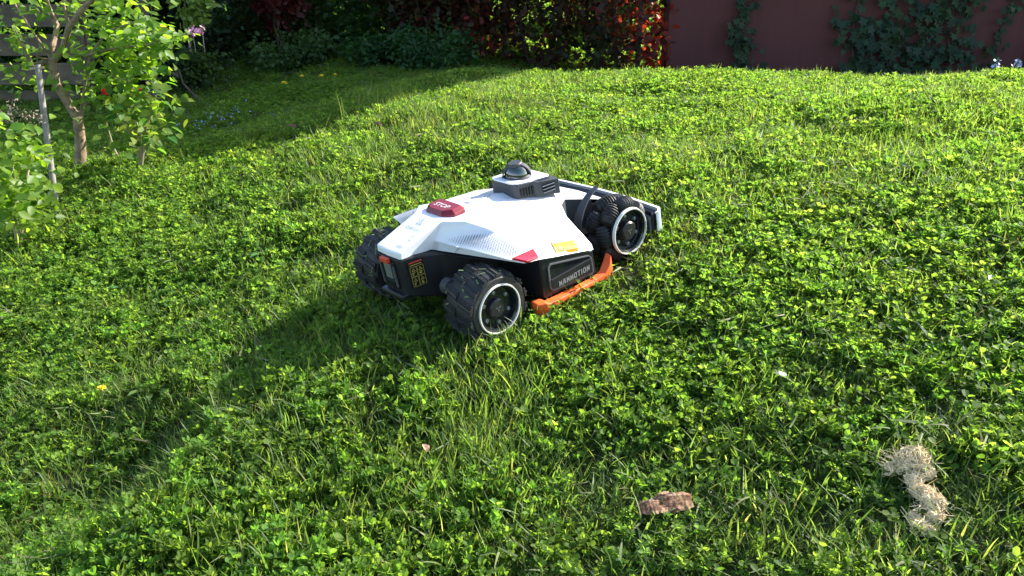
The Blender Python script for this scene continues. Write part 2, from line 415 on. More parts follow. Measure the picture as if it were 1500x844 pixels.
for g in (lambda p: p, mir):
    shell.add([g(p) for p in (C1, C2, c0, (.021, 0, .244))], [(0, 1, 2, 3)])
    shell.add([g(p) for p in (C2, m2, m0, c0)], [(0, 1, 2, 3)])
    shell.add([g(p) for p in (m2, f3, f30, m0)], [(0, 1, 2, 3)])
    shell.add([g(p) for p in (f3, f4, f40, f30)], [(0, 1, 2, 3)])
    shell.add([g(p) for p in (f4, f5, f50, f40)], [(0, 1, 2, 3)])
    shell.add([g(p) for p in (A, C1, (.021, 0, .244), (-.098, 0, .2165))], [(0, 1, 2, 3)])
    shell.add([g(p) for p in (A, (-.098, 0, .2165), (-.100, 0, .2035), A2)], [(0, 1, 2, 3)])
sh = shell.build('shell', M['white'], mower)
sm_ = sh.data; sm_.shade_smooth()
SOFT = []
for g in (lambda p: p, mir):
    for a_, b_ in ((C2, m2), (C3, m1), (C3, m2), (m1, m2), (m2, f2), (m1, f1), (C4, m1), (C4, FT), (m1, FT), (f1, FT), (m2, f3), (C2, C3), (T, C4), (T, FT), (RL, FT), (f2, f3), (Bn, C3)):
        SOFT.append((Vector(g(a_)), Vector(g(b_))))
    for a_, b_ in ((c0, m0), (m0, f30), (f30, f40), (f40, f50)): SOFT.append((Vector(a_), Vector(b_)))
    for a_, b_ in ((m2, m0), (C2, c0), (f3, f30), (f4, f40)): SOFT.append((Vector(g(a_)), Vector(b_)))
HARD = [(Vector(g(a_)), Vector(g(b_))) for g in (lambda p: p, mir) for a_, b_ in ((C2, C3), (f1, f2), (f2, f3), (f1, FT))]
def is_in(e, L):
    p, q_e = sm_.vertices[e.vertices[0]].co, sm_.vertices[e.vertices[1]].co
    return any(((p - a_).length < 1e-4 and (q_e - b_).length < 1e-4) or ((p - b_).length < 1e-4 and (q_e - a_).length < 1e-4) for a_, b_ in L)
bm = bmesh.new(); bm.from_mesh(sm_)
wl_ = bm.edges.layers.float.new('bevel_weight_edge')
bm.edges.ensure_lookup_table()
for e in bm.edges:
    me_e = sm_.edges[e.index]
    ang = e.calc_face_angle(0) if len(e.link_faces) == 2 else 0
    if len(e.link_faces) == 2 and ang > math.radians(7) and (is_in(me_e, HARD) or not is_in(me_e, SOFT)):
        e[wl_] = 1.0
bm.to_mesh(sm_); bm.free()
md = sh.modifiers.new('bevel', 'BEVEL'); md.width = .0035; md.segments = 3; md.limit_method = 'WEIGHT'; md.harden_normals = True
from mathutils.bvhtree import BVHTree
shell_tree = BVHTree.FromPolygons([v.co.copy() for v in sm_.vertices], [tuple(p.vertices) for p in sm_.polygons])

# grille panels: rows of small round holes on both shoulders, and a silver inlay below each
def on_panel(p):
    """height of the shoulder plane over (x,y)"""
    a, b, c = Vector(Bn), Vector(D), Vector(C3)
    n = (b - a).cross(c - a).normalized()
    return a.z - (n.x * (p[0] - a.x) + n.y * (p[1] - a.y)) / n.z, n
for sgn in (1, -1):
    dots = MB()
    for i in range(27):
        for j in range(13):
            u = (i + (j % 2) * 0.5) / 26.5; vv = (j + .5) / 13
            lo = Vector(Bn).lerp(Vector(D), 0.10 + 0.86 * u); hi = Vector((.050, -.084, 0)).lerp(Vector((.098, -.137, 0)), u / .45) if u < .45 else Vector((.098, -.137, 0)).lerp(Vector((.114, -.212, 0)), (u - .45) / .55)
            p = Vector((lo.x, lo.y, 0)).lerp(Vector((hi.x, hi.y, 0)), 0.08 + 0.84 * vv)
            rad = 0.00165 * min(1, 0.35 + 2.4 * u) * min(1, 0.4 + 2.6 * (1 - vv)) * min(1, .5 + 2.5 * vv)
            hit = shell_tree.ray_cast(Vector((p.x, p.y, .4)), Vector((0, 0, -1)))
            z, n = hit[0].z, hit[1]
            if n.z < 0: n = -n
            a1 = n.cross(Vector((1, 0, 0))).normalized(); a2 = n.cross(a1)
            c = Vector((p.x, p.y, z)) + n * 0.0011
            ring = [c + rad * (math.cos(k * math.pi / 3) * a1 + math.sin(k * math.pi / 3) * a2) for k in range(6)]
            if sgn == -1: ring = [Vector(mir(r)) for r in ring]
            dots.add(ring, [tuple(range(6))])
    tag(dots.build('speaker_grille', M['dot'], mower, fix=False), kind='stuff')
    g = (lambda p: p) if sgn == 1 else mir
    # silver inlay on the strip below the shoulder
    inl = [Vector(Bn).lerp(Vector(D), .08), Vector(Bn).lerp(Vector(D), .36), Vector(B2).lerp(Vector(W), .27), Vector(B2).lerp(Vector(W), .06)]
    n = (inl[1] - inl[0]).cross(inl[3] - inl[0]).normalized()
    if n.y > 0: n = -n
    MB().prism([g(p.lerp(sum(inl, Vector()) / 4, .07) + n * 0.0004) for p in inl], g(n * 0.0012)).build('trim_inlay', M['silver'], mower)
    lgt = [Vector((.060, -.2215, .1785)), Vector((.121, -.2205, .1725)), Vector((.1165, -.2395, .1590)), Vector((.081, -.2440, .1670))]
    n = (lgt[1] - lgt[0]).cross(lgt[3] - lgt[0]).normalized()
    if n.z < 0: n = -n
    if sgn == 1: MB().prism([g(p - n * 0.002) for p in lgt], g(n * 0.006)).build('tail_light', M['redlens'], mower, bevel=0.001)

# stop button
def hexa(scale, z, cx=.069):
    pts = [(-.032, .029), (-.032, -.029), (-.011, -.051), (.020, -.048), (.024, -.042), (.024, .042), (.020, .048), (-.011, .051)]
    return [(cx + x * scale, y * scale, z) for x, y in pts]
stp = MB()
h0, h1, h2 = hexa(1.0, .236), hexa(1.0, .2445), hexa(.77, .2530)
n = len(h0)
stp.add(h0 + h1 + h2, [(i, (i + 1) % n, n + (i + 1) % n, n + i) for i in range(n)] + [(n + i, n + (i + 1) % n, 2 * n + (i + 1) % n, 2 * n + i) for i in range(n)] + [tuple(range(2 * n, 3 * n))])
sb = stp.build('stop_button', M['stop'], mower, bevel=0.0012)
tx = MB(); add_text(tx, 'STOP', (.064, 0, .2530), (0, -1, 0), (1, 0, 0), .050, .0150, .0006)
tx.build('lettering', M['print_white'], sb, fix=False)
# button strip in front of the stop button (grey dumb-bell shape with two keys)
st = MB(); vs = []
def surf(x, y):
    return shell_tree.ray_cast(Vector((x, y, .4)), Vector((0, 0, -1)))[0].z
ns = 40
for k in range(ns + 1):
    yy = -.066 + .132 * k / ns; b1 = max(0, 1 - ((abs(yy) - .050) / .016) ** 2) ** .5; b2 = max(0, 1 - (yy / .018) ** 2) ** .5
    rr = max(.0055 if abs(yy) < .05 else 0.0004, .0135 * b1, .0125 * b2); xc = .136 - .010 * (yy / .05) ** 2
    for sx in (-1, 1): vs.append((xc + sx * rr, yy, surf(xc + sx * rr, yy) + .0010))
st.add(vs, [(2 * k, 2 * k + 1, 2 * k + 3, 2 * k + 2) for k in range(ns)])
strip = st.build('button_strip', M['silver'], mower)
for xx, yy in ((.126, .050), (.136, 0), (.126, -.050)):
    z_ = surf(xx, yy)
    MB().lathe([(0.0, .0034), (.0075, .0034), (.0088, .0026), (.0088, 0)], 20, 'z', (xx, yy, z_)).build('button', M['print_grey'], strip, smooth=True)
# small printing on the nose
def nose_z(x): return .2165 + (x + .096) / .117 * .0275
nd = Vector((.117, 0, .0275)).normalized()
tx = MB(); add_text(tx, 'AWD', (-.078, -.022, nose_z(-.078)), (0, -1, 0), nd, .020, .0075, .0008); tx.build('lettering', M['print_grey'], mower, fix=False)
tx = MB(); add_text(tx, 'MAMMOTION', (-.022, 0.000, nose_z(-.022)), (0, -1, 0), nd, .046, .0055, .0008); tx.build('lettering', M['print_grey'], mower, fix=False)
lg = MB()
for (dx, dy, rot) in ((.004, 0, 0), (-.003, .005, .9), (-.003, -.005, -.9), (.010, .002, .4)):
    c = Vector((.0 + dx, dy, nose_z(dx) + .0008))
    d1 = Vector((math.cos(rot), math.sin(rot), .2)) * .006; d2 = Vector((-math.sin(rot), math.cos(rot), 0)) * .0022
    lg.add([c - d1, c + d2, c + d1, c - d2], [(0, 1, 2, 3)])
lg.build('emblem', M['print_grey'], mower, fix=False)
em = MB()
for k in range(3):
    a = 2 * math.pi * k / 3
    c = Vector((.190 + .006 * math.cos(a), .006 * math.sin(a), surf(.190 + .006 * math.cos(a), .006 * math.sin(a)) + .0012))
    d1 = Vector((math.cos(a), math.sin(a), -.06)) * .005; d2 = Vector((-math.sin(a), math.cos(a), 0)) * .002
    em.add([c - d1, c + d2, c + d1, c - d2], [(0, 1, 2, 3)])
em.build('emblem', M['print_dark'], mower, fix=False)

# chassis: black body lofted under the shell
prof = [(-.102, .041, .112, .2025), (-.06, .050, .095, .198), (-.012, .062, .075, .184), (.04, .098, .06, .170), (.10, .118, .05, .162), (.2, .110, .045, .168),
        (.29, .098, .045, .160), (.34, .084, .045, .156), (.412, .094, .05, .134), (.47, .09, .055, .106)]
ch = MB(); vs = []
for x, hw, z0, z1 in prof: vs += [(x, -hw, z1), (x, -hw * .96, z0), (x, hw * .96, z0), (x, hw, z1)]
fs = [(3, 2, 1, 0), tuple(len(vs) - 4 + k for k in range(4))]
for i in range(len(prof) - 1):
    for k in range(4):
        fs.append((4 * i + k, 4 * i + (k + 1) % 4, 4 * i + 4 + (k + 1) % 4, 4 * i + 4 + k))
ch.add(vs, fs)
chas = ch.build('chassis', M['black'], mower, bevel=0.004)
# wing undersides
for g in (lambda p: p, mir):
    MB().add([g(p) for p in ((-.02, -.045, .184), (.075, -.239, .162), (.117, -.234, .153), (.276, -.231, .099), (.275, -.14, .135), (.05, -.10, .168))],
             [(0, 1, 2, 5), (5, 2, 3, 4)]).build('wing_lining', M['black'], mower)
# rear docking face
MB().box((-.105, 0, .114), (.022, .084, .013)).build('rear_lip', M['satin'], mower, bevel=0.004)
dk = MB().box((-.1035, .002, .160), (.006, .050, .066)).build('docking_port', M['gloss'], mower, bevel=0.002)
MB().box((-.107, .000, .170), (.004, .026, .036)).build('contact_plate', M['metal'], dk, bevel=0.001)
MB().box((-.1075, .003, .138), (.003, .034, .014)).build('charge_slot', M['gloss'], dk)
MB().box((-.1075, -.022, .160), (.004, .003, .05)).build('rail', M['grey'], dk)
MB().box((-.1075, .027, .160), (.004, .003, .05)).build('rail', M['grey'], dk)
MB().box((-.108, .004, .196), (.010, .030, .011)).build('release_tab', M['tab'], mower, bevel=0.0015)
# warning label, black with yellow pictograms
p0 = Vector((-.086, -.0460, .193)); rt = Vector((.048, -.0130, 0)).normalized(); n_ = Vector((-rt.y, rt.x, 0)); n_ = n_ if n_.y < 0 else -n_; dn = Vector((.0, .022, -1)).normalized()
lb = MB().prism([p0 + n_ * .0015, p0 + rt * .036 + n_ * .0015, p0 + rt * .036 + dn * .064 + n_ * .0015, p0 + dn * .064 + n_ * .0015], n_ * .0015).build('warning_label', M['gloss'], mower)
yl = MB(); rd = MB()
def q_(mb, u, v, wd, ht):
    o = p0 + rt * u + dn * v + n_ * .0036
    mb.add([o, o + rt * wd, o + rt * wd + dn * ht, o + dn * ht], [(0, 1, 2, 3)])
q_(rd, .003, .003, .030, .0035)
q_(yl, .004, .010, .027, .0018)
for r in range(2):
    for c_ in range(2):
        u0, v0 = .0025 + c_ * .0160, .015 + r * .0245
        for a_ in ((0, 0, .015, .0009), (0, .0226, .015, .0009), (0, 0, .0009, .0235), (.0142, 0, .0009, .0235)): q_(yl, u0 + a_[0], v0 + a_[1], a_[2], a_[3])
        o = p0 + rt * (u0 + .0075) + dn * (v0 + .003) + n_ * .0036
        tri = [o, o + rt * .0045 + dn * .008, o - rt * .0045 + dn * .008]; cc = (tri[0] + tri[1] + tri[2]) / 3
        inn = [cc.lerp(t_, .55) for t_ in tri]
        yl.add(tri + inn, [(0, 1, 4, 3), (1, 2, 5, 4), (2, 0, 3, 5)])
        q_(yl, u0 + .0035 + .001 * c_, v0 + .0135, .0065 - .002 * r, .0018); q_(yl, u0 + .0035, v0 + .0165, .003 + .003 * c_, .0035)
yl.build('pictogram', M['yprint'], lb, fix=False); rd.build('red_band', M['rprint'], lb, fix=False)

# side pods with recessed panel, lettering, orange bumper
PX = [(.110, .055, .164), (.290, .040, .100)]
def side_pod(sg):
    g = (lambda p: p) if sg == 1 else mir
    pod = MB()
    a = [(.105, -.10, .055), (.105, -.10, .160), (.285, -.10, .130), (.285, -.10, .040)]
    b = [(.121, -.231, .053), (.122, -.2365, .154), (.2795, -.2325, .1015), (.284, -.229, .036)]
    vs = [g(p) for p in a + b]
    pod.add(vs, [(0, 1, 2, 3), (4, 7, 6, 5), (0, 4, 5, 1), (1, 5, 6, 2), (2, 6, 7, 3), (3, 7, 4, 0)])
    po = pod.build('side_pod', M['satin'], mower, bevel=0.004, seg=3)
    # rounded recess frame
    A0, B0, C0, D0 = [Vector(p) for p in b]
    def pl(u, v): return (A0.lerp(D0, u)).lerp(B0.lerp(C0, u), v)
    nrm = (D0 - A0).cross(B0 - A0).normalized(); nrm = nrm if nrm.y < 0 else -nrm
    def rrect(u0, u1, v0, v1, rad, n=5):
        pts = []
        asp = 0.62
        for (cx, cy, a0) in ((u1 - rad * asp, v1 - rad, 0), (u0 + rad * asp, v1 - rad, 90), (u0 + rad * asp, v0 + rad, 180), (u1 - rad * asp, v0 + rad, 270)):
            for k in range(n):
                an = math.radians(a0 + 90 * k / (n - 1)); pts.append((cx + rad * asp * math.cos(an), cy + rad * math.sin(an)))
        return pts
    o1 = [pl(u, v) + nrm * .0005 for u, v in rrect(.10, .935, .13, .845, .12)]
    o2 = [pl(u, v) + nrm * .004 for u, v in rrect(.10, .935, .13, .845, .12)]
    i2 = [pl(u, v) + nrm * .004 for u, v in rrect(.125, .915, .165, .81, .10)]
    i1 = [pl(u, v) + nrm * .0008 for u, v in rrect(.125, .915, .165, .81, .10)]
    n = len(o1); fr = MB()
    fs = []
    for L in range(3):
        for k in range(n): fs.append((L * n + k, L * n + (k + 1) % n, (L + 1) * n + (k + 1) % n, (L + 1) * n + k))
    fr.add([g(p) for p in o1 + o2 + i2 + i1], fs)
    fr.build('panel_frame', M['grey'], po, smooth=True, angle=40)
    pn = MB(); pn.add([g(p) for p in i1], [tuple(range(n))]); pn.build('side_window', M['gloss'], po)
    # lower wedge standing proud, carrying the lettering
    wd = [pl(.13, .44), pl(.13, .20), pl(.16, .175), pl(.88, .175), pl(.91, .21), pl(.91, .74)]
    wd = [p + nrm * .001 for p in wd]
    we = MB().prism([g(p) for p in wd], g(nrm * .0045)).build('wedge_panel', M['satin'], po, bevel=0.0012)
    t_ = MB(); right = (pl(.85, .45) - pl(.15, .26)).normalized()
    if sg == 1: block_text(t_, 'MAMMOTION', pl(.55, .335) + nrm * .0055, right, nrm.cross(right), .098, .0140, .0006)
    else:
        cpos = g(pl(.50, .33) + nrm * .0055); rr_ = Vector(mir(-right)); block_text(t_, 'MAMMOTION', cpos, rr_, Vector(mir(nrm)).cross(rr_), .098, .0135, .0006)
    t_.build('lettering', M['midgrey'], we, fix=False)
    # orange bumper: flat bar, rear kick block and raised front horn
    bm_ = MB()
    sec = [(.088, -.222, -.245, .016, .063), (.108, -.226, -.254, .016, .061), (.118, -.230, -.249, .034, .0515), (.20, -.233, -.249, .030, .0445), (.268, -.232, -.247, .025, .039),
           (.294, -.228, -.248, .018, .041), (.314, -.222, -.245, .020, .054), (.328, -.221, -.238, .034, .071)]
    vs = []
    for x, y0, y1, z0, z1 in sec: vs += [g((x, y0, z0)), g((x, y1, z0)), g((x, y1, z1 - .004)), g((x, y0, z1))]
    fs = [(0, 1, 2, 3), tuple(4 * len(sec) - 4 + k for k in range(4))]
    for i in range(len(sec) - 1):
        for k in range(4): fs.append((4 * i + k, 4 * i + (k + 1) % 4, 4 * i + 4 + (k + 1) % 4, 4 * i + 4 + k))
    bm_.add(vs, fs); bm_.build('bumper_guard', M['orange'], mower, bevel=0.0025)
    # cavity wall of the front wheel
    MB().add([g(p) for p in (f1, f2, f3, f4, (.279, -.158, .06), (.313, -.106, .06), (.340, -.091, .06), (.412, -.10, .06), FT, (.281, -.226, .06))],
             [(0, 1, 5, 4), (1, 2, 6, 5), (2, 3, 7, 6), (8, 0, 4, 9)]).build('wheel_arch', M['darkgrey'], mower)
side_pod(1); side_pod(-1)
# yellow sticker on the near flank, following the shell
SN = Vector((.05, -.62, .78)).normalized()
def sp(u, v, lift=.0034):
    p = Vector((.168, -.2362, .1405)).lerp(Vector((.232, -.2348, .1190)), u) + Vector((.012, .028, .016)) * v
    hit = shell_tree.ray_cast(p + SN * .06, -SN)
    return (hit[0] if hit[0] is not None else p) + SN * lift
stk_ = MB(); vs = [sp(i_ / 12, j_ / 12, .0022) for j_ in range(13) for i_ in range(13)]
stk_.add(vs, [(j_ * 13 + i_, j_ * 13 + i_ + 1, j_ * 13 + i_ + 14, j_ * 13 + i_ + 13) for j_ in range(12) for i_ in range(12)])
stk = stk_.build('warning_sticker', M['yellow'], mower, fix=False)
k_ = MB(); k_.add([sp(.03, .86), sp(.97, .86), sp(.97, .97), sp(.03, .97)], [(0, 1, 2, 3)])
k_.build('grey_band', M['print_grey'], stk, fix=False)
k_ = MB(); k_.add([sp(.10, .2), sp(.34, .2), sp(.24, .72)], [(0, 1, 2)]); 
k_.build('warning_triangle', M['oprint'], stk, fix=False)
k_ = MB()
c = [sp(.36 + .06 * math.cos(t_ * math.pi / 4), .30 + .13 * math.sin(t_ * math.pi / 4)) for t_ in range(8)]
ci = [sp(.36 + .03 * math.cos(t_ * math.pi / 4), .30 + .07 * math.sin(t_ * math.pi / 4)) for t_ in range(8)]
k_.add(c + ci, [(i, (i + 1) % 8, 8 + (i + 1) % 8, 8 + i) for i in range(8)])
k_.build('pictogram', M['oprint'], stk, fix=False)
k_ = MB()
for r in range(6):
    k_.add([sp(.48, .14 + r * .11), sp(.90 - .05 * (r % 3), .14 + r * .11), sp(.90 - .05 * (r % 3), .165 + r * .11), sp(.48, .165 + r * .11)], [(0, 1, 2, 3)])
k_.build('small_print', plain('ochre_print', (.55, .28, .02), .6), stk, fix=False)

# specks of dirt on the nose and grass clippings stuck to the shell
rs = np.random.default_rng(21); dirt = MB(); clip_ = MB()
for k in range(34):
    x, y = (rs.uniform(-.09, .03), rs.uniform(-.045, .045)) if k < 9 else (rs.uniform(.1, .32), rs.uniform(-.09, .09)) if k < 40 else (rs.uniform(.06, .2), rs.uniform(-.2, -.08))
    hit = shell_tree.ray_cast(Vector((x, y, .4)), Vector((0, 0, -1)))
    if hit[0] is None: continue
    c_ = hit[0] + hit[1] * .0012; a = hit[1].cross(Vector((rs.normal(), rs.normal(), .1))).normalized(); b_ = hit[1].cross(a)
    if k % 4: q_ = rs.uniform(.0003, .0008); dirt.add([c_ + a * q_ * math.cos(m_) + b_ * q_ * rs.uniform(.6, 1) * math.sin(m_) for m_ in (0, 1.2, 2.5, 3.8, 5.1)], [(0, 1, 2, 3, 4)])
    else: L = rs.uniform(.003, .007); clip_.add([c_ - a * L - b_ * .0006, c_ + a * L - b_ * .0004, c_ + a * L + b_ * .0004, c_ - a * L + b_ * .0006], [(0, 1, 2, 3)])
tag(dirt.build('dirt_specks', M['print_dark'], mower, fix=False), kind='stuff'); tag(clip_.build('grass_clippings', M['stem'], mower, fix=False), kind='stuff')
# rear wheels -------------------------------------------------
def lug_tyre(mb, R, y0, y1, sg):
    yc = (y0 + y1) / 2; hw = abs(y1 - y0) / 2
    prof = [(.050, -hw * .96), (.060, -hw), (R * .86, -hw), (R * .93, -hw * .82), (R * .955, -hw * .4), (R * .955, hw * .4), (R * .93, hw * .82), (R * .86, hw), (.060, hw), (.050, hw * .96)]
    mb.lathe([(r, yc + a) for r, a in prof], 56, 'y', (0, 0, 0), closed=True)
    nlug = 14
    for k in range(nlug):
        for side in (-1, 1):
            # every lug: a rounded slab with fine ribs across
            for j in range(5):
                a = 2 * math.pi * (k + .5 * (side > 0)) / nlug + (j - 2) * .058
                big = j == 2 and True
                ya = yc + side * hw * .06; yb = yc + side * hw * .98
                rr = R * (1.0 if not big else 1.03)
                sk = 0.10 * side
                da = .020 if not big else .034
                vs = []
                for (yy, off) in ((ya, sk), (yb, -sk)):
                    for (r_, d_) in ((R * .90, -da), (rr * (1 if abs(yy - yc) < hw * .5 else .965), -da * .8), (rr * (1 if abs(yy - yc) < hw * .5 else .965), da * .8), (R * .90, da)):
                        an = a + off * .5 + d_
                        vs.append((r_ * math.cos(an), yy, r_ * math.sin(an)))
                mb.add(vs, [(0, 1, 2, 3), (7, 6, 5, 4), (0, 4, 5, 1), (1, 5, 6, 2), (2, 6, 7, 3), (3, 7, 4, 0)])
    return mb

def hub_parts(root, sg, yo, cap_r, cap_h, dish=.016):
    """pale ring, dished rim, cap and bolts on the outer face"""
    o = lambda a: yo + sg * a
    MB().lathe([(.0518, o(-.004)), (.0526, o(.0025)), (.0550, o(.0025)), (.0565, o(-.004))], 56, 'y').build('ring', M['ring'], root, smooth=True)
    MB().lathe([(.0522, o(-.001)), (.047, o(-.004)), (.044, o(-dish)), (.020, o(-dish)), (0.0, o(-dish))], 56, 'y').build('rim', M['gloss'], root, smooth=True)
    MB().lathe([(0.0, o(cap_h - dish)), (cap_r * .86, o(cap_h - dish)), (cap_r, o(cap_h - dish - .003)), (cap_r * 1.04, o(-dish))], 40, 'y').build('hub_cap', M['satin'], root, smooth=True)
    lg_ = MB()
    for k in range(3):
        a = 2 * math.pi * k / 3 + .5
        c = Vector((.0045 * math.cos(a), o(cap_h - dish + .0006), .0045 * math.sin(a)))
        d1 = Vector((math.cos(a), 0, math.sin(a))) * .0042; d2 = Vector((-math.sin(a), 0, math.cos(a))) * .0017
        lg_.add([c - d1, c + d2, c + d1, c - d2], [(0, 1, 2, 3)])
    lg_.build('emblem', M['grey'], root, fix=False)
    for k in range(6):
        a = math.pi / 6 + k * math.pi / 3
        MB().lathe([(0, o(.0045 - dish)), (.0022, o(.0045 - dish)), (.0028, o(.006 - dish)), (.0042, o(.0055 - dish)), (.0046, o(-dish))], 10, 'y',
                   (.035 * math.cos(a), 0, .035 * math.sin(a))).build('bolt', M['metal'], root, smooth=True)

def rear_wheel(sg):
    root = bpy.data.objects.new('rear_wheel', None); C.objects.link(root); root.parent = mower
    root.location = (0, 0, .090)
    mb = MB(); lug_tyre(mb, .080, sg * .228, sg * .134, sg)
    mb.build('tyre', M['rubber'], root, smooth=True, angle=28)
    hub_parts(root, sg, sg * .2285, .021, .011)
    rs_ = np.random.default_rng(33 + sg); cl = MB()
    for k in range(46):
        a = rs_.uniform(0, 6.28); rr = .0795; y = sg * rs_.uniform(.14, .222); L = rs_.uniform(.003, .010); wd = rs_.uniform(.0008, .0018)
        t_ = Vector((-math.sin(a), 0, math.cos(a))); ax = Vector((0, 1, 0)); d_ = (t_ * rs_.normal() + ax * rs_.normal()).normalized(); c_ = Vector((rr * math.cos(a), y, rr * math.sin(a))); n_r = Vector((math.cos(a), 0, math.sin(a))); sd_ = n_r.cross(d_) * wd
        cl.add([c_ - d_ * L - sd_, c_ + d_ * L - sd_ + n_r * .002, c_ + d_ * L + sd_ + n_r * .002, c_ - d_ * L + sd_], [(0, 1, 2, 3)])
    tag(cl.build('grass_clippings', M['stem'], root, fix=False), kind='stuff')
    MB().lathe([(.0, sg * .140), (.058, sg * .140), (.058, sg * .145)], 32, 'y').build('inner_disc', M['black'], root)
    MB().lathe([(.0, sg * .060), (.0155, sg * .060), (.0155, sg * .118), (.020, sg * .120), (.020, sg * .126), (.015, sg * .128), (.015, sg * .142)], 24, 'y').build('axle', M['grey'], root, smooth=True)
rear_wheel(-1); rear_wheel(1)
for sg in (-1, 1):
    MB().lathe([(0, sg * .142), (.010, sg * .142), (.0125, sg * .139), (.0125, sg * .120), (.0185, sg * .118), (.0185, sg * .098), (0, sg * .098)], 24, 'y', (-.034, 0, .126)).build('motor_hub', M['darkgrey'], mower, smooth=True)

def omni_wheel(sg):
    root = bpy.data.objects.new('omni_wheel', None); C.objects.link(root); root.parent = mower
    root.location = (.408, 0, .090); root.rotation_euler = (0, 0, 0)
    hub_parts(root, sg, sg * .2285, .0225, .015)
    MB().lathe([(.047, sg * .150), (.047, sg * .224), (.0565, sg * .2245), (.0565, sg * .219), (.040, sg * .215)], 40, 'y').build('core', M['black'], root)
    MB().lathe([(.0, sg * .148), (.054, sg * .148), (.054, sg * .154), (0, sg * .154)], 40, 'y').build('inner_disc', M['black'], root)
    # roller: grooved barrel along local x
    prof = []
    ng = 7
    for i in range(ng * 4 + 1):
        t_ = i / (ng * 4); r_ = .0205 - .0062 * (2 * t_ - 1) ** 2
        r_ *= (1.0 if (i % 4) in (1, 2) else .82)
        prof.append((r_, (t_ - .5) * .050))
    prof = [(0, -.025)] + prof + [(0, .025)]
    mbr = MB(); mbr.lathe(prof, 14, 'x')
    mr = mbr.mesh('roller'); mr.materials.append(M['rubber'])
    mr.shade_smooth(); mr.set_sharp_from_angle(angle=math.radians(50))
    for row, (yy, off) in enumerate(((.201, .0), (.166, .5))):
        for k in range(7):
            a = 2 * math.pi * (k + off) / 7 + .35
            o = bpy.data.objects.new('roller', mr); C.objects.link(o); o.parent = root
            R_ = .0585
            tang = Vector((-math.sin(a), 0, math.cos(a))); rad = Vector((math.cos(a), 0, math.sin(a))); ax = Vector((0, 1, 0))
            tang = (tang + ax * .28 * sg * (1 if row == 0 else -1)).normalized(); ax2 = rad.cross(tang)
            o.matrix_local = Matrix.Translation(rad * R_ + Vector((0, sg * yy, 0))) @ Matrix((tang, rad, -ax2)).transposed().to_4x4()
    # curved mudguard behind the wheel, fixed to the body
    mg = MB(); vs = []
    nseg = 12
    for i in range(nseg + 1):
        a = math.radians(188 - 92 * i / nseg); hwid = .013 * (1 - .55 * (i / nseg) ** 2); rr = .0885 + .012 * (i / nseg)
        for (dr, yy) in ((0, .148 - hwid), (0, .148 + hwid), (.0035, .148 + hwid), (.0035, .148 - hwid)):
            vs.append((.408 + (rr + dr) * math.cos(a), sg * yy, .09 + (rr + dr) * math.sin(a)))
    fs = [(0, 1, 2, 3), tuple(4 * nseg + k for k in range(4))]
    for i in range(nseg):
        for k in range(4): fs.append((4 * i + k, 4 * i + (k + 1) % 4, 4 * i + 4 + (k + 1) % 4, 4 * i + 4 + k))
    mg.add(vs, fs); mg.build('mudguard', M['darkgrey'], mower, smooth=True)
    MB().box((.408, sg * .135, .09), (.03, .05, .03)).build('axle_block', M['black'], mower, bevel=.003)
omni_wheel(-1); omni_wheel(1)

# front bumper bar: white skin wrapped round a dark core
fb = MB()
sec = [(-.237, .496), (-.225, .508), (-.12, .520), (0, .524), (.12, .520), (.225, .508), (.237, .496)]
vs = []
for y, x in sec: vs += [(x - .018, y * .985, .058), (x - .002, y * .985, .058), (x - .002, y * .985, .102), (x - .018, y * .985, .102)]
fs = [(0, 1, 2, 3), tuple(4 * len(sec) - 4 + k for k in range(4))]
for i in range(len(sec) - 1):
    for k in range(4): fs.append((4 * i + k, 4 * i + (k + 1) % 4, 4 * i + 4 + (k + 1) % 4, 4 * i + 4 + k))
fb.add(vs, fs); core = fb.build('front_bumper', M['black'], mower, bevel=.003)
sk = MB(); vs = []
sec2 = [(-.2395, .489)] + [(y * 1.01, x + .004) for y, x in sec] + [(.2395, .489)]
for y, x in sec2: vs += [(x, y, .056), (x + .0035, y * 1.006, .056), (x + .0035, y * 1.006, .107), (x - .004, y, .108), (x - .004, y, .105), (x, y, .103)]
k6 = 6; fs = [tuple(range(6)), tuple(6 * len(sec2) - 6 + k for k in range(6))]
for i in range(len(sec2) - 1):
    for k in range(6): fs.append((6 * i + k, 6 * i + (k + 1) % 6, 6 * i + 6 + (k + 1) % 6, 6 * i + 6 + k))
sk.add(vs, fs); sk.build('bumper_skin', M['white'], core, smooth=True, angle=35)
for sg in (-1, 1):
    for k in range(5): MB().box((.4775 + .0022 * k, sg * (.229 - .006 * k), .078), (.008, .002, .036)).build('rib', M['grey'], core)
MB().add([(.468, -.11, .120), (.468, .11, .120), (.505, .11, .098), (.505, -.11, .098), (.468, -.11, .06), (.468, .11, .06), (.505, .11, .06), (.505, -.11, .06)],
         [(0, 1, 2, 3), (4, 7, 6, 5), (0, 3, 7, 4), (1, 5, 6, 2), (0, 4, 5, 1), (2, 6, 7, 3)]).build('bumper_mount', M['black'], mower)

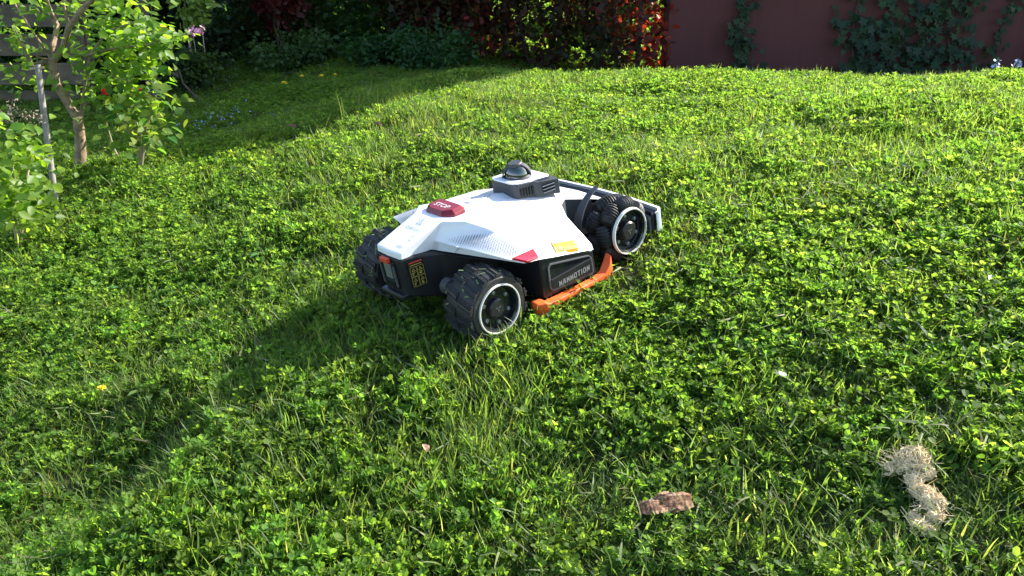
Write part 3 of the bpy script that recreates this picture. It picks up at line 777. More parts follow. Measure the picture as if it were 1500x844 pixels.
# lidar housing --------------------------------------------------
def ztop(x): return .2385 - .17 * (x - .24)
def zbot(x): return .205 - .20 * (x - .24)
foot = [(.236, .032), (.2385, .041), (.247, .0465), (.283, .053), (.289, .0625), (.345, .079), (.351, .05)]
outl = [(x, -y) for x, y in foot] + [(x, y) for x, y in reversed(foot)]
hs = MB(); n = len(outl)
hs.add([(x, y, zbot(x)) for x, y in outl] + [(x + .002, y * .975, ztop(x)) for x, y in outl],
       [(i, (i + 1) % n, n + (i + 1) % n, n + i) for i in range(n)] + [tuple(range(n, 2 * n))])
house = hs.build('lidar_housing', M['darkgrey'], mower, bevel=.002, seg=2)
pl_ = [(.2375, .027), (.2405, .038), (.249, .0445), (.284, .050), (.296, .0465), (.340, .0465), (.350, .040)]
outl = [(x, -y) for x, y in pl_] + [(x, y) for x, y in reversed(pl_)]
MB().prism([(x, y, ztop(x) - .001) for x, y in outl], (0, 0, .0042)).build('top_plate', M['white'], house, bevel=.0016, seg=3)
for sg in (1, -1):
    for k in range(5):
        x = .253 + k * .0072; y = .0475 + (x - .247) * .18
        MB().box((x, y * sg, (ztop(x) + zbot(x)) / 2 - .003), (.0024, .0045, .020), Matrix.Rotation(.18 * sg, 3, 'Z')).build('louvre', M['satin'], house)
    # vent box on the flared corner: dark opening with three slats
    va, vb = Vector((.300, -.0656 * sg, 0)), Vector((.334, -.0757 * sg, 0))
    d_ = (vb - va).normalized(); nn2 = Vector((-.28, -.96 * sg, 0)).normalized()
    mid = (va + vb) / 2 + nn2 * .0008; zm = (ztop(mid.x) + zbot(mid.x)) / 2
    rot = Matrix((d_, nn2, Vector((0, 0, 1)))).transposed()
    vent = MB().box((mid.x, mid.y, zm), (.030, .0015, .021), rot).build('vent', M['gloss'], house)
    for k in range(3):
        MB().box((mid.x + nn2.x * .001, mid.y + nn2.y * .001, zm - .0085 + k * .008), (.031, .003, .0018), rot).build('slat', M['midgrey'], vent)
    for k in range(6):
        x = .302 + k * .006
        MB().box((x, -.056 * sg, ztop(x) + .0006), (.003, .012, .0016)).build('top_vent', M['gloss'], house)
# dome
dome_at, dc, DS = (.286, 0, ztop(.286) + .0025), (0, 0, 0), 1.22
n_dome = len(house.children)
MB().lathe([(.0285, 0), (.0285, .003), (.0255, .0055), (.023, .0055)], 36, 'z', dc).build('dome_collar', M['darkgrey'], house, smooth=True)
MB().lathe([(.0238, .002), (.0236, .009), (.0215, .016), (.0175, .022), (.011, .0258), (.004, .0268), (0, .0268)], 36, 'z', dc).build('dome_glass', M['lens'], house, smooth=True, angle=60)
ar = MB()
for (tilt, span) in ((math.radians(-42), 1), (math.radians(138), 1)):
    vs = []; ns = 14
    dirv = Vector((math.cos(tilt), math.sin(tilt), 0)); sd = Vector((-math.sin(tilt), math.cos(tilt), 0))
    for i in range(ns + 1):
        e = math.radians(4 + 80 * i / ns)
        rad = Vector((0, 0, 1)) * math.sin(e) * .0275 + dirv * math.cos(e) * .0268
        wdt = .0075 + .001 * i / ns
        for (s_, r_) in ((-1, .985), (1, .985), (1, 1.08), (-1, 1.08)):
            vs.append(Vector(dc) + rad * r_ + sd * s_ * wdt)
    fs = [(0, 1, 2, 3), tuple(4 * ns + k for k in range(4))]
    for i in range(ns):
        for k in range(4): fs.append((4 * i + k, 4 * i + (k + 1) % 4, 4 * i + 4 + (k + 1) % 4, 4 * i + 4 + k))
    ar.add(vs, fs)
ar.build('dome_frame', M['darkgrey'], house, smooth=True, angle=40)
MB().lathe([(.0145, .0245), (.0145, .0285), (.0125, .0305), (0, .0305)], 24, 'z', dc).build('dome_cap', M['darkgrey'], house, smooth=True)
for o in house.children:
    if o.name.startswith('dome_'): o.location = dome_at; o.scale = (DS, DS, DS)

# ------------------------------------------------------------------ lawn plants: variants, then scattered instances
def shoot_clump(seed, nshoot, rad, hgt, lsize, tmpl, whorl=(4, 6), clover=False):
    r = np.random.default_rng(seed); mb = MB()
    for i in range(nshoot):
        a = r.uniform(0, 2 * math.pi); q = rad * math.sqrt(r.uniform(0, 1))
        b = Vector((q * math.cos(a), q * math.sin(a), -.004))
        hh = hgt * r.uniform(.45, 1.15); lean = Vector((r.normal(0, .35), r.normal(0, .35), 1)).normalized()
        top = b + lean * hh
        sd = lean.cross(Vector((r.normal(), r.normal(), .1))).normalized() * .0007
        t0 = r.uniform(.1, .85)
        mb.add([b - sd, b + sd, top + sd * .7, top - sd * .7], [(0, 1, 2, 3)], t0 * .5)
        levels = [(1.0, lsize)] if clover else [(1.0, lsize), (.55, lsize * .95)] if r.random() < .75 else [(1.0, lsize)]
        for fr, ls in levels:
            nl = 3 if clover else int(r.integers(*whorl))
            if fr < 1: nl = 3
            a0 = r.uniform(0, 6.28); c = b.lerp(top, fr)
            for k in range(nl):
                an = a0 + k * 2 * math.pi / nl + r.normal(0, .15)
                el = r.uniform(.1, 1.15) if not clover else r.uniform(-.1, .6)
                d = Vector((math.cos(an), math.sin(an), math.tan(el) * .8)).normalized()
                d = (d + lean * .15).normalized()
                up = Vector((0, 0, 1)) + Vector((r.normal(0, .55), r.normal(0, .55), 0))
                s_ = d.cross(up).normalized(); nn = s_.cross(d)
                sz = ls * r.uniform(.65, 1.2)
                tt = min(1, max(0, t0 + r.normal(0, .12) + (.12 if fr == 1 else -.15)))
                mb.add([c + d * .002 + (s_ * p[0] + d * p[1] + nn * p[2]) * sz for p in tmpl], LEAF_F, tt)
    return mb
def blade_tuft(seed, nb, rad, length, width, lying=0.0, flat=False, spread=.45):
    r = np.random.default_rng(seed); mb = MB()
    for i in range(nb):
        a = r.uniform(0, 6.28); q = rad * math.sqrt(r.uniform(0, 1))
        p = Vector((q * math.cos(a), q * math.sin(a), -.005 if not flat else r.uniform(.012, .045)))
        L = length * r.uniform(.5, 1.2); wd = width * r.uniform(.6, 1.2)
        az = r.uniform(0, 6.28); el = r.uniform(.9, 1.5) if not flat else r.normal(.05, .2)
        bend = r.uniform(.2, 1.1) if not flat else r.normal(0, .4)
        tt = float(np.clip(r.normal(.45, .25), 0, 1)); sdv = Vector((-math.sin(az), math.cos(az), r.normal(0, .3) if not flat else r.normal(0, .8))).normalized()
        vs = []; ns = 4
        for k in range(ns + 1):
            t_ = k / ns; wk = wd * (1 - t_ ** 2.2) * .5 + .0002
            vs += [p - sdv * wk, p + sdv * wk]
            e = el - bend * t_
            p = p + Vector((math.cos(az) * math.cos(e), math.sin(az) * math.cos(e), math.sin(e))) * (L / ns)
        mb.add(vs, [(2 * k, 2 * k + 1, 2 * k + 3, 2 * k + 2) for k in range(ns)], tt)
    return mb
def rosette(seed, nl, length, width):
    r = np.random.default_rng(seed); mb = MB()
    for i in range(nl):
        az = i * 2.4 + r.normal(0, .2); L = length * r.uniform(.6, 1.15); wd = width * r.uniform(.7, 1.2)
        p = Vector((0, 0, .008)); sdv = Vector((-math.sin(az), math.cos(az), r.normal(0, .25))).normalized(); el = r.uniform(.4, 1.1); vs = []; tt = r.uniform(.2, .9)
        for k in range(6):
            t_ = k / 5; wk = wd * .5 * (math.sin(math.pi * min(1, .12 + t_ * .85)) ** .8) * (1 if k < 5 else .1) * (.75 if k % 2 else 1)
            vs += [p - sdv * wk + Vector((0, 0, wk * .25)), p, p + sdv * wk + Vector((0, 0, wk * .25))]
            e = el - 1.1 * t_
            p = p + Vector((math.cos(az) * math.cos(e), math.sin(az) * math.cos(e), math.sin(e))) * (L / 5)
        mb.add(vs, [(3 * k + j, 3 * k + j + 1, 3 * k + j + 4, 3 * k + j + 3) for k in range(5) for j in range(2)], tt)
    return mb

def variant_col(name, items):
    col = bpy.data.collections.new(name)
    for i, (mb, mat) in enumerate(items):
        me = mb.mesh(f'{name}_{i:02d}'); me.materials.append(mat)
        col.objects.link(bpy.data.objects.new(f'{name}_{i:02d}', me))
    return col

def scatter(name, col, pos, rot, scl, var, label, kind='stuff'):
    me = bpy.data.meshes.new(name)
    n = len(pos); me.vertices.add(n); me.vertices.foreach_set('co', np.asarray(pos, np.float32).ravel())
    a = me.attributes.new('rot', 'FLOAT_VECTOR', 'POINT'); a.data.foreach_set('vector', np.asarray(rot, np.float32).ravel())
    a = me.attributes.new('scl', 'FLOAT_VECTOR', 'POINT'); a.data.foreach_set('vector', np.asarray(scl, np.float32).ravel())
    a = me.attributes.new('var', 'INT', 'POINT'); a.data.foreach_set('value', np.asarray(var, np.int32))
    o = link(name, me)
    ng = bpy.data.node_groups.new(name, 'GeometryNodeTree')
    ng.interface.new_socket('Geometry', in_out='INPUT', socket_type='NodeSocketGeometry')
    ng.interface.new_socket('Geometry', in_out='OUTPUT', socket_type='NodeSocketGeometry')
    N, Lk = ng.nodes, ng.links
    gi, go = N.new('NodeGroupInput'), N.new('NodeGroupOutput')
    ci = N.new('GeometryNodeCollectionInfo'); ci.inputs['Collection'].default_value = col
    ci.inputs['Separate Children'].default_value = True; ci.inputs['Reset Children'].default_value = True
    ip = N.new('GeometryNodeInstanceOnPoints'); ip.inputs['Pick Instance'].default_value = True
    def na(t, nm):
        x = N.new('GeometryNodeInputNamedAttribute'); x.data_type = t; x.inputs['Name'].default_value = nm; return x.outputs[0]
    er = N.new('FunctionNodeEulerToRotation')
    Lk.new(na('FLOAT_VECTOR', 'rot'), er.inputs[0]); Lk.new(er.outputs[0], ip.inputs['Rotation'])
    Lk.new(na('FLOAT_VECTOR', 'scl'), ip.inputs['Scale']); Lk.new(na('INT', 'var'), ip.inputs['Instance Index'])
    Lk.new(gi.outputs[0], ip.inputs['Points']); Lk.new(ci.outputs[0], ip.inputs['Instance']); Lk.new(ip.outputs[0], go.inputs[0])
    md = o.modifiers.new('scatter', 'NODES'); md.node_group = ng
    return tag(o, label, kind=kind)

leafy = variant_col('leafy', [(shoot_clump(10 + i, 28, .055, .033, .0090, ROUND), G) for i in range(5)] +
                    [(shoot_clump(30 + i, 17, .05, .033, .0120, ROUND, clover=True), G) for i in range(3)] +
                    [(shoot_clump(40 + i, 28, .05, .035, .0105, LEAF, (5, 8)), G) for i in range(4)])
tufts = variant_col('tuft', [(blade_tuft(60 + i, 38, .05, .052, .0025), GB) for i in range(5)] + [(blade_tuft(70 + i, 16, .04, .054, .0036), GB) for i in range(2)])
tall = variant_col('tall', [(blade_tuft(80 + i, 10, .05, .12, .0040), GB) for i in range(3)])
cut = variant_col('cut', [(blade_tuft(90 + i, 6, .05, .048, .0032, flat=True), GD) for i in range(4)])
weeds = variant_col('weed', [(rosette(95 + i, 9, .075, .024), GW) for i in range(2)] + [(rosette(98, 6, .06, .038), GW)])

def field(n, x0, x1, y0, y1, keep=None):
    x = rng.uniform(x0, x1, n); y = rng.uniform(y0, y1, n)
    # wedge the camera (and a step aside) can see
    k = (np.abs(x + .1) < 1.35 + 0.82 * y)
    # not inside the wheels or the body of the mower, nor beyond the wall
    lx = (x - MO.x) * .7378 + (y - MO.y) * .6387; ly = -(x - MO.x) * .6527 + (y - MO.y) * .7576
    for wx in (0, .408):
        k &= ~((np.abs(lx - wx) < .075) & (np.abs(np.abs(ly) - .185) < .05))
    k &= ~((y > 6.2) & (y < 6.8) & (x > 1.0))
    if keep is not None: k &= keep(x, y)
    return x[k], y[k], lx[k], ly[k]
def make(name, col, nvar, n, area, label, sc=(.75, 1.25), keep=None, zmul=True, tilt=.16):
    x, y, lx, ly = field(n, *area, keep=keep)
    flat_ = np.ones(len(x))
    for (cx_, cy_, rx_, ry_) in CLEAR: flat_ = np.minimum(flat_, np.where(((x - cx_) / rx_) ** 2 + ((y - cy_) / ry_) ** 2 < 1, .72, 1))
    z = height(x, y)
    m = len(x)
    hum = .78 + .46 * vnoise(x + 3, y + 5, 4.0) * (.55 + .9 * vnoise(x, y + 8, 1.4))
    s_ = rng.uniform(*sc, m)
    low = np.where((lx > -.1) & (lx < .47) & (np.abs(ly) < .2), .5, np.where((lx > .06) & (lx < .36) & (np.abs(ly) < .34), .78, 1.0))
    s3 = np.stack([s_, s_, s_ * (hum if zmul else 1) * low * flat_], -1)
    rot = np.stack([rng.normal(0, tilt, m), rng.normal(0, tilt, m), rng.uniform(0, 6.283, m)], -1)
    return scatter(name, col, np.stack([x, y, z - .004], -1), rot, s3, nvar(x, y) if callable(nvar) else rng.integers(0, nvar, m), label)
CLEAR = [(.62, 1.07, .10, .13), (.25, 1.13, .055, .045)]   # plants pressed flat under the straw and the bark
AREA = (-5.8, 5.4, 0.2, 7.0)
na_ = (AREA[1] - AREA[0]) * (AREA[3] - AREA[2])
gmask = lambda x, y: vnoise(x + 20, y + 31, 1.1) * .8 + .45 * (vnoise(x, y, 5) - .5) + .42 * np.exp(-((x - .42) / .50) ** 2 - ((y - 1.08) / .32) ** 2) + .15 * np.exp(-((x - 1.3) / .6) ** 2 - ((y - 1.8) / .5) ** 2)
near = lambda x, y: (y < 4.9)
make('clover_cover', leafy, 12, int(760 * na_), AREA, 'low clover and small round leaved weeds covering the lawn',
     keep=lambda x, y: rng.random(len(x)) < np.clip(1.34 - 1.25 * gmask(x, y), .3, 1) * np.where(y > 5.3, .6, 1))
make('grass', tufts, 7, int(1050 * na_), AREA, 'short mown grass blades growing through the lawn',
     keep=lambda x, y: rng.random(len(x)) < np.clip(.15 + 1.3 * gmask(x, y), .45, 1) * np.where(y > 5.3, .7, 1))
make('cut_grass', cut, 4, int(45 * na_), AREA, 'pale cut blades lying loose on the lawn', tilt=.1, zmul=False)
dry = variant_col('dry', [(blade_tuft(120 + i, 24, .05, .044, .0025), GY) for i in range(4)])
make('yellowed_grass', dry, 4, int(230 * na_), AREA, 'yellowed grass blades in patches of the lawn',
     keep=lambda x, y: vnoise(x + 50, y + 12, 1.7) + .3 * vnoise(x + 7, y + 2, 6) + .25 * np.exp(-((x - .05) / .22) ** 2 - ((y - 1.12) / .18) ** 2) > .92)
make('broad_weeds', weeds, 3, int(7 * na_), AREA, 'scattered broad leaved rosettes in the lawn', sc=(.5, 1.0))
make('far_grass', leafy, 12, 9000, (-7, 7, 6.9, 12.5), 'rough green ground cover beyond the hedges', sc=(2.0, 3.2))
# longer unmown blades along the lawn's shaded left edge and under the wall
def edge_keep(x, y):
    d1 = (x + .32) * .747 - (y - 4.2) * .665
    a = (d1 > -.02) & (d1 < .13) & (y > 3.1) & (y < 4.3) & (x < -.2) & (vnoise(x, y, 4) > .35)
    b = (y > 4.35) & (y < 4.9) & (x > .3) & (rng.random(len(x)) < .03)
    c_ = (x < -1.35) & (y > 2.6) & (y < 3.9) & (rng.random(len(x)) < .12)
    return a | b | c_
make('long_grass', tall, 3, int(110 * na_), AREA, 'longer unmown grass blades along the edge of the lawn', keep=edge_keep, sc=(.6, 1.2))

# ------------------------------------------------------------------ background: wall, ivy, fence
WY = 6.5
wallm, n, l, b, out = new_mat('red_wall_paint')
tc = n.new('ShaderNodeTexCoord'); mp = n.new('ShaderNodeMapping'); mp.inputs['Scale'].default_value = (14, 14, .9)
t1 = n.new('ShaderNodeTexNoise'); t1.inputs['Scale'].default_value = 2.2; t1.inputs['Detail'].default_value = 7
l.new(tc.outputs['Object'], mp.inputs[0]); l.new(mp.outputs[0], t1.inputs['Vector'])
r = n.new('ShaderNodeValToRGB'); r.color_ramp.elements[0].position = .3; r.color_ramp.elements[1].position = .75
r.color_ramp.elements[0].color = (.070, .015, .013, 1); r.color_ramp.elements[1].color = (.088, .019, .016, 1)
l.new(t1.outputs['Fac'], r.inputs[0]); l.new(r.outputs[0], b.inputs['Base Color']); b.inputs['Roughness'].default_value = .75
wl = thing('garden_wall', 'dull dark red wall behind the lawn, partly covered with ivy', 'wall', (1.11, WY, .2))
MB().box((2.6, .12, .90), (5.2, .24, 2.3)).build('wall_face', wallm, wl, bevel=.01)
MB().box((2.58, .12, 2.09), (5.3, .34, .07)).build('coping', M['board'], wl, bevel=.01)

def leaf_frames_wall(m):
    d = np.stack([rng.normal(0, .45, m), rng.normal(-.15, .15, m), rng.normal(-.8, .3, m)], -1)
    nr = np.stack([rng.normal(0, .35, m), np.full(m, -1.0), rng.normal(.45, .3, m)], -1)
    return unit(d), unit(nr)
ivy_meshes = []
for i in range(4):
    mb = MB(); mb.add([tuple(p) for p in IVY], IVY_F, .15 + .25 * i); m_ = mb.mesh('leaf'); m_.materials.append(LI); ivy_meshes.append(m_)
def place_leaves(root, meshes, pos, dirs, nrm, size, name='leaf'):
    F = frames(dirs, nrm); base = Vector(root.location)
    for i in range(len(pos)):
        o = bpy.data.objects.new(name, meshes[i % len(meshes)]); C.objects.link(o); o.parent = root
        Mx = Matrix(F[i].tolist()).to_4x4()
        o.matrix_local = Matrix.Translation(Vector(pos[i]) - base) @ Mx @ Matrix.Scale(float(size[i]), 4)
def ivy(label, xs, dens_fn, n, x0, x1, size):
    root = thing('ivy', label, 'ivy', ((x0 + x1) / 2, WY - .02, .3))
    m = 0; P = []
    while m < n:
        x = rng.uniform(x0, x1, n); z = rng.uniform(.15, 2.15, n)
        k = rng.random(n) < dens_fn(x, z)
        P.append(np.stack([x, WY - rng.uniform(.015, .09, n), z], -1)[k]); m += k.sum()
    P = np.concatenate(P)[:n]
    d, nr = leaf_frames_wall(n); s_ = size * rng.uniform(.55, 1.2, n)
    vis = P[:, 2] < .98
    vi = np.where(vis)[0][:300]; rest = np.setdiff1d(np.arange(n), vi)
    place_leaves(root, ivy_meshes, P[vi], d[vi], nr[vi], s_[vi])
    me = cloud('leaves', IVY, IVY_F, P[rest] - np.array(root.location), d[rest], nr[rest], s_[rest], rng.random(len(rest)))
    tag(link('leaves', me, LI, root), kind='stuff')
    for xx in xs:
        pts = [(xx - (x0 + x1) / 2 + .04 * math.sin(k * 1.7 + xx), .008, -.1 + k * .22) for k in range(10)]
        MB().tube(pts, .007, 6).build('stem', M['darkbark'], root)
ivy('narrow ivy strip climbing the red wall near its corner with the hedge', (1.66,), lambda x, z: np.exp(-((x - (1.655 - .06 * (.75 - z) + .03 * np.sin(z * 9))) / (.055 + .05 * np.clip(.7 - z, 0, .3))) ** 2), 330, 1.45, 1.85, .062)
def big(x, z):
    return np.clip((vnoise(x * 1.0, z * 1.2, 5.0) * 1.5 + vnoise(x, z, 12) * .5 - .42 + .35 * np.exp(-((x - 2.72) / .28) ** 2) + .25 * (z < .55)), 0, 1) * (1 / (1 + np.exp(-(x - 2.33) * 40))) * (1 / (1 + np.exp((x - 3.28) * 25)))
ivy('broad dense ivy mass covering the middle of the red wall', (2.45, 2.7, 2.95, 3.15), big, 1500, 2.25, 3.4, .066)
ivy('thin straggling ivy on the red wall beside the dense mass', (3.5, 3.72), lambda x, z: np.exp(-((x - (3.45 + .35 * (z - .4))) / .05) ** 2) + .8 * np.exp(-((x - (3.62 + .25 * np.sin(z * 3))) / .05) ** 2), 260, 3.25, 4.1, .055)

# slatted fence on the left
fx0, fx1, FY = -4.9, -2.5, 5.35
fence = thing('garden_fence', 'weathered horizontal board fence behind the small tree', 'fence', ((fx0 + fx1) / 2, FY, .05))
for k in range(11):
    zc = .05 + k * .165; off = -.03 if k % 2 else .03
    MB().box((rng.normal(0, .01), off, zc + .05), (fx1 - fx0 - .05, .022, .125), Matrix.Rotation(rng.normal(0, .004), 3, 'Y')).build('board', M['board'], fence, bevel=.003)
for xx in (-1.13, 0, 1.13):
    MB().box((xx, .075, .85), (.09, .055, 1.95)).build('post', M['board'], fence, bevel=.004)

# ------------------------------------------------------------------ shrubs
def shrub(name, label, cat, c, rad, nleaf, lsize, mat, stems=5, lumps=26, group=None, tint=None, hollow=.45, stemmat='darkbark', tmpl=LEAF, stem_r=.02, spread=.16, droop=-.1):
    gz = H(c[0], c[1]); root = thing(name, label, cat, (c[0], c[1], gz), group)
    rad = np.array(rad); cc = np.array([0, 0, c[2] - gz])
    u = unit(rng.normal(size=(lumps, 3))) * (rng.uniform(hollow, 1, (lumps, 1))) * rad * .85
    li = rng.integers(0, lumps, nleaf); lr = rng.uniform(.6, 1.25, lumps)
    off = rng.normal(size=(nleaf, 3)) * spread * rad.mean() * lr[li][:, None]
    P = cc + u[li] + off
    P[:, 2] = np.where(P[:, 2] < .02, rng.uniform(.02, .25, nleaf), P[:, 2])
    outw = unit(P - cc + rng.normal(size=(nleaf, 3)) * .3 * rad)
    d = unit(outw * np.array([1, 1, .3]) + np.array([0, 0, droop]) + rng.normal(size=(nleaf, 3)) * .6)
    nr = unit(outw * .5 + np.array([0, 0, .8]) + rng.normal(size=(nleaf, 3)) * .5)
    tl = rng.random(lumps)
    tn = np.clip(.55 * tl[li] + .45 * rng.random(nleaf), 0, 1) if tint is None else tint(P, nleaf)
    me = cloud('foliage', tmpl, LEAF_F, P, d, nr, lsize * rng.uniform(.55, 1.25, nleaf), tn)
    tag(link('foliage', me, mat, root), kind='stuff')
    for k in range(stems):
        a = rng.uniform(0, 6.28); b0 = np.array([.25 * rad[0] * math.cos(a), .25 * rad[1] * math.sin(a), -.05]); tgt = cc + u[k % lumps]
        mid = (b0 + tgt) / 2 + rng.normal(0, .08, 3) * rad
        MB().tube([b0, mid * .5 + b0 * .5, mid, tgt], [stem_r, stem_r * .8, stem_r * .6, stem_r * .25], 6).build('stem', M[stemmat], root, smooth=True)
    return root

def photinia(label, x0, x1, y, ztop, n, seed):
    shr = None
    root = thing('photinia_hedge', label, 'hedge', ((x0 + x1) / 2, y, .16))
    x = rng.uniform(x0, x1, n); z = rng.uniform(0, 1, n) ** .85 * ztop
    depth = np.abs(rng.normal(0, .22, n)) * np.sign(rng.random(n) - .5)
    yy = depth + .22 * (vnoise(x * 1.3, z * 1.3, 3.0) - .5) * 2
    thin = vnoise(x + 5, z * 1.2 + 3, 6.0); k = rng.random(n) < np.clip(1.5 * thin + .12, .2, 1)
    P = np.stack([x - (x0 + x1) / 2, yy, z], -1)[k]; m = len(P)
    d = unit(np.stack([rng.normal(0, .7, m), rng.normal(-.2, .6, m), rng.normal(.25, .6, m)], -1)); nr = unit(rng.normal(size=(m, 3)) + np.array([0, -.6, .7]))
    tn = np.clip(vnoise(P[:, 0] + 40, P[:, 2] + 10, 4.5) * .9 + rng.normal(0, .2, m) + .3 * np.clip((P[:, 0] + (x0 + x1) / 2 - .85) / .2, 0, 1), 0, 1)  # tint raised towards the right end, painting sunlit leaves there
    me = cloud('foliage', LEAF, LEAF_F, P, d, nr, .056 * rng.uniform(.6, 1.25, m), tn)
    tag(link('foliage', me, LP, root), kind='stuff')
    for k in range(int((x1 - x0) / .2)):
        xx = x0 + .1 + k * .2 + rng.normal(0, .04) - (x0 + x1) / 2
        MB().tube([(xx, rng.normal(0, .06), -.1), (xx + rng.normal(0, .05), rng.normal(0, .06), .5), (xx + rng.normal(0, .12), rng.normal(0, .08), 1.2), (xx + rng.normal(0, .2), 0, ztop * .9)], [.022, .018, .014, .006], 6).build('stem', M['darkbark'], root, smooth=True)
photinia('dark red leaved hedge between the evergreen and the red wall', -.55, 1.12, 6.75, 2.5, 27000, 1)
shrub('photinia_bush', 'rounded red leaved bush at the left end of the hedge, behind the ground cover', 'bush', (-.62, 6.45, .75), (.42, .35, .55), 5200, .052, LP, 5, group=None)
shrub('evergreen_bush', 'very dark green dense bush left of the red leaved hedge', 'bush', (-1.25, 7.0, 1.2), (.75, .5, 1.1), 11000, .05, LD, 5, lumps=50)
shrub('red_shrub', 'small red leaved shrub between the dark bushes at the back', 'bush', (-1.62, 6.35, .78), (.22, .2, .32), 1900, .045, LC, 4, stem_r=.008)
shrub('ground_shrub', 'low green leafy mound at the foot of the red leaved bush', 'bush', (-.62, 5.95, .36), (.55, .35, .10), 4600, .036, LD, 3, lumps=16, stem_r=.008)
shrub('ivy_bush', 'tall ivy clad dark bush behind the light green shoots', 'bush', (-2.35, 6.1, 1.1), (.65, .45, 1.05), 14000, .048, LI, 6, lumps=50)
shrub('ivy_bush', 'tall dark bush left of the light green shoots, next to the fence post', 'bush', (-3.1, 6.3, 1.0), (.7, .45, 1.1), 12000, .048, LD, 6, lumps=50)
shrub('elder_shrub', 'light green leafy shoots in front of the ivy clad bush', 'bush', (-1.98, 5.62, .70), (.17, .12, .16), 420, .05, LG, 5, lumps=9, stemmat='twig', stem_r=.006)
shrub('elder_shrub', 'small light green sprig left of the leafy shoots by the dark bush', 'bush', (-2.22, 5.6, .82), (.09, .1, .13), 150, .05, LG, 3, lumps=5, stemmat='twig', stem_r=.005)
shrub('nettle_patch', 'dim leafy weeds at the foot of the dark bushes', 'weeds', (-2.15, 5.55, .28), (.50, .22, .12), 3400, .034, LD, 4, lumps=30, stem_r=.005)
shrub('nettle_patch', 'dim leafy weeds under the small red leaved shrub', 'weeds', (-1.45, 6.0, .36), (.42, .28, .09), 2600, .034, LD, 4, lumps=13, stem_r=.005)
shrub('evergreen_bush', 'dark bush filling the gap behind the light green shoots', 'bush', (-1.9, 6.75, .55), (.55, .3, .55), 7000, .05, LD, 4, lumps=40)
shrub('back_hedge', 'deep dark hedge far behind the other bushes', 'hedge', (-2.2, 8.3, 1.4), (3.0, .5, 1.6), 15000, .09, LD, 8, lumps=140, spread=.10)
shrub('back_hedge', 'fresh green hedge glimpsed through the gaps of the red leaved hedge', 'hedge', (1.6, 8.6, 1.2), (2.2, .4, 1.3), 8000, .09, LG, 8, lumps=110, spread=.10)

# unseen tree added beyond the wall so its crown shades the garden's back
tr = thing('added_shade_tree', 'unseen tall tree added behind the red wall to cast shade', 'tree', (4.6, 8.5, .2))
MB().tube([(0, 0, -.2), (.05, 0, 1.6), (-.05, .1, 3.2), (0, 0, 5.2)], [.17, .15, .12, .05], 10).build('trunk', M['darkbark'], tr, smooth=True)
for k in range(7):
    a = k * .9; MB().tube([(-.03, .08, 2.6 + .3 * k), (.7 * math.cos(a), .7 * math.sin(a), 3.2 + .33 * k), (1.5 * math.cos(a), 1.5 * math.sin(a), 3.7 + .35 * k)], [.06, .04, .015], 6).build('branch', M['darkbark'], tr, smooth=True)
# crown: leaf block cut along the sun direction to shape its shadow edge
E1, E2, K0 = np.array([.58, .81]), np.array([-.81, .58]), np.array([5.12, 6.67])
def plan(P):
    t_ = (5.05 - P[:, 2]) / SUN_DIR.z
    q_ = P[:, :2] + t_[:, None] * np.array([SUN_DIR.x, SUN_DIR.y]) - K0
    return q_ @ E1, q_ @ E2
lum = 300
cz = rng.uniform(3.7, 6.4, lum); a_ = rng.uniform(.0, 3.0, lum); b_ = rng.uniform(.0, 2.3, lum); b_[::4] = rng.uniform(0, .18, len(b_[::4])); a_[2::6] = rng.uniform(0, .18, len(a_[2::6]))
L0 = K0 + a_[:, None] * E1 + b_[:, None] * E2
L0 = np.c_[L0 - ((5.05 - cz) / SUN_DIR.z)[:, None] * np.array([SUN_DIR.x, SUN_DIR.y]) * 1.0, cz]
nl = 40000; li = rng.integers(0, lum, nl); P = L0[li] + rng.normal(0, .17, (nl, 3))
pa, pb = plan(P); wob = .10 * (vnoise(pa, pb, 2.2) - .5)
P = P[(pa > -.02 + wob) & (pb > wob) & (pb + pa > .12)]; nl = len(P)
pa, pb = plan(P); edge = np.minimum(pa, pb) < .22
me = cloud('crown', LEAF, LEAF_F, P - np.array(tr.location), rng.normal(size=(nl, 3)), rng.normal(size=(nl, 3)), np.where(edge, .065, .14) * rng.uniform(.6, 1.2, nl), rng.random(nl))
tag(link('crown', me, LD, tr), kind='stuff')

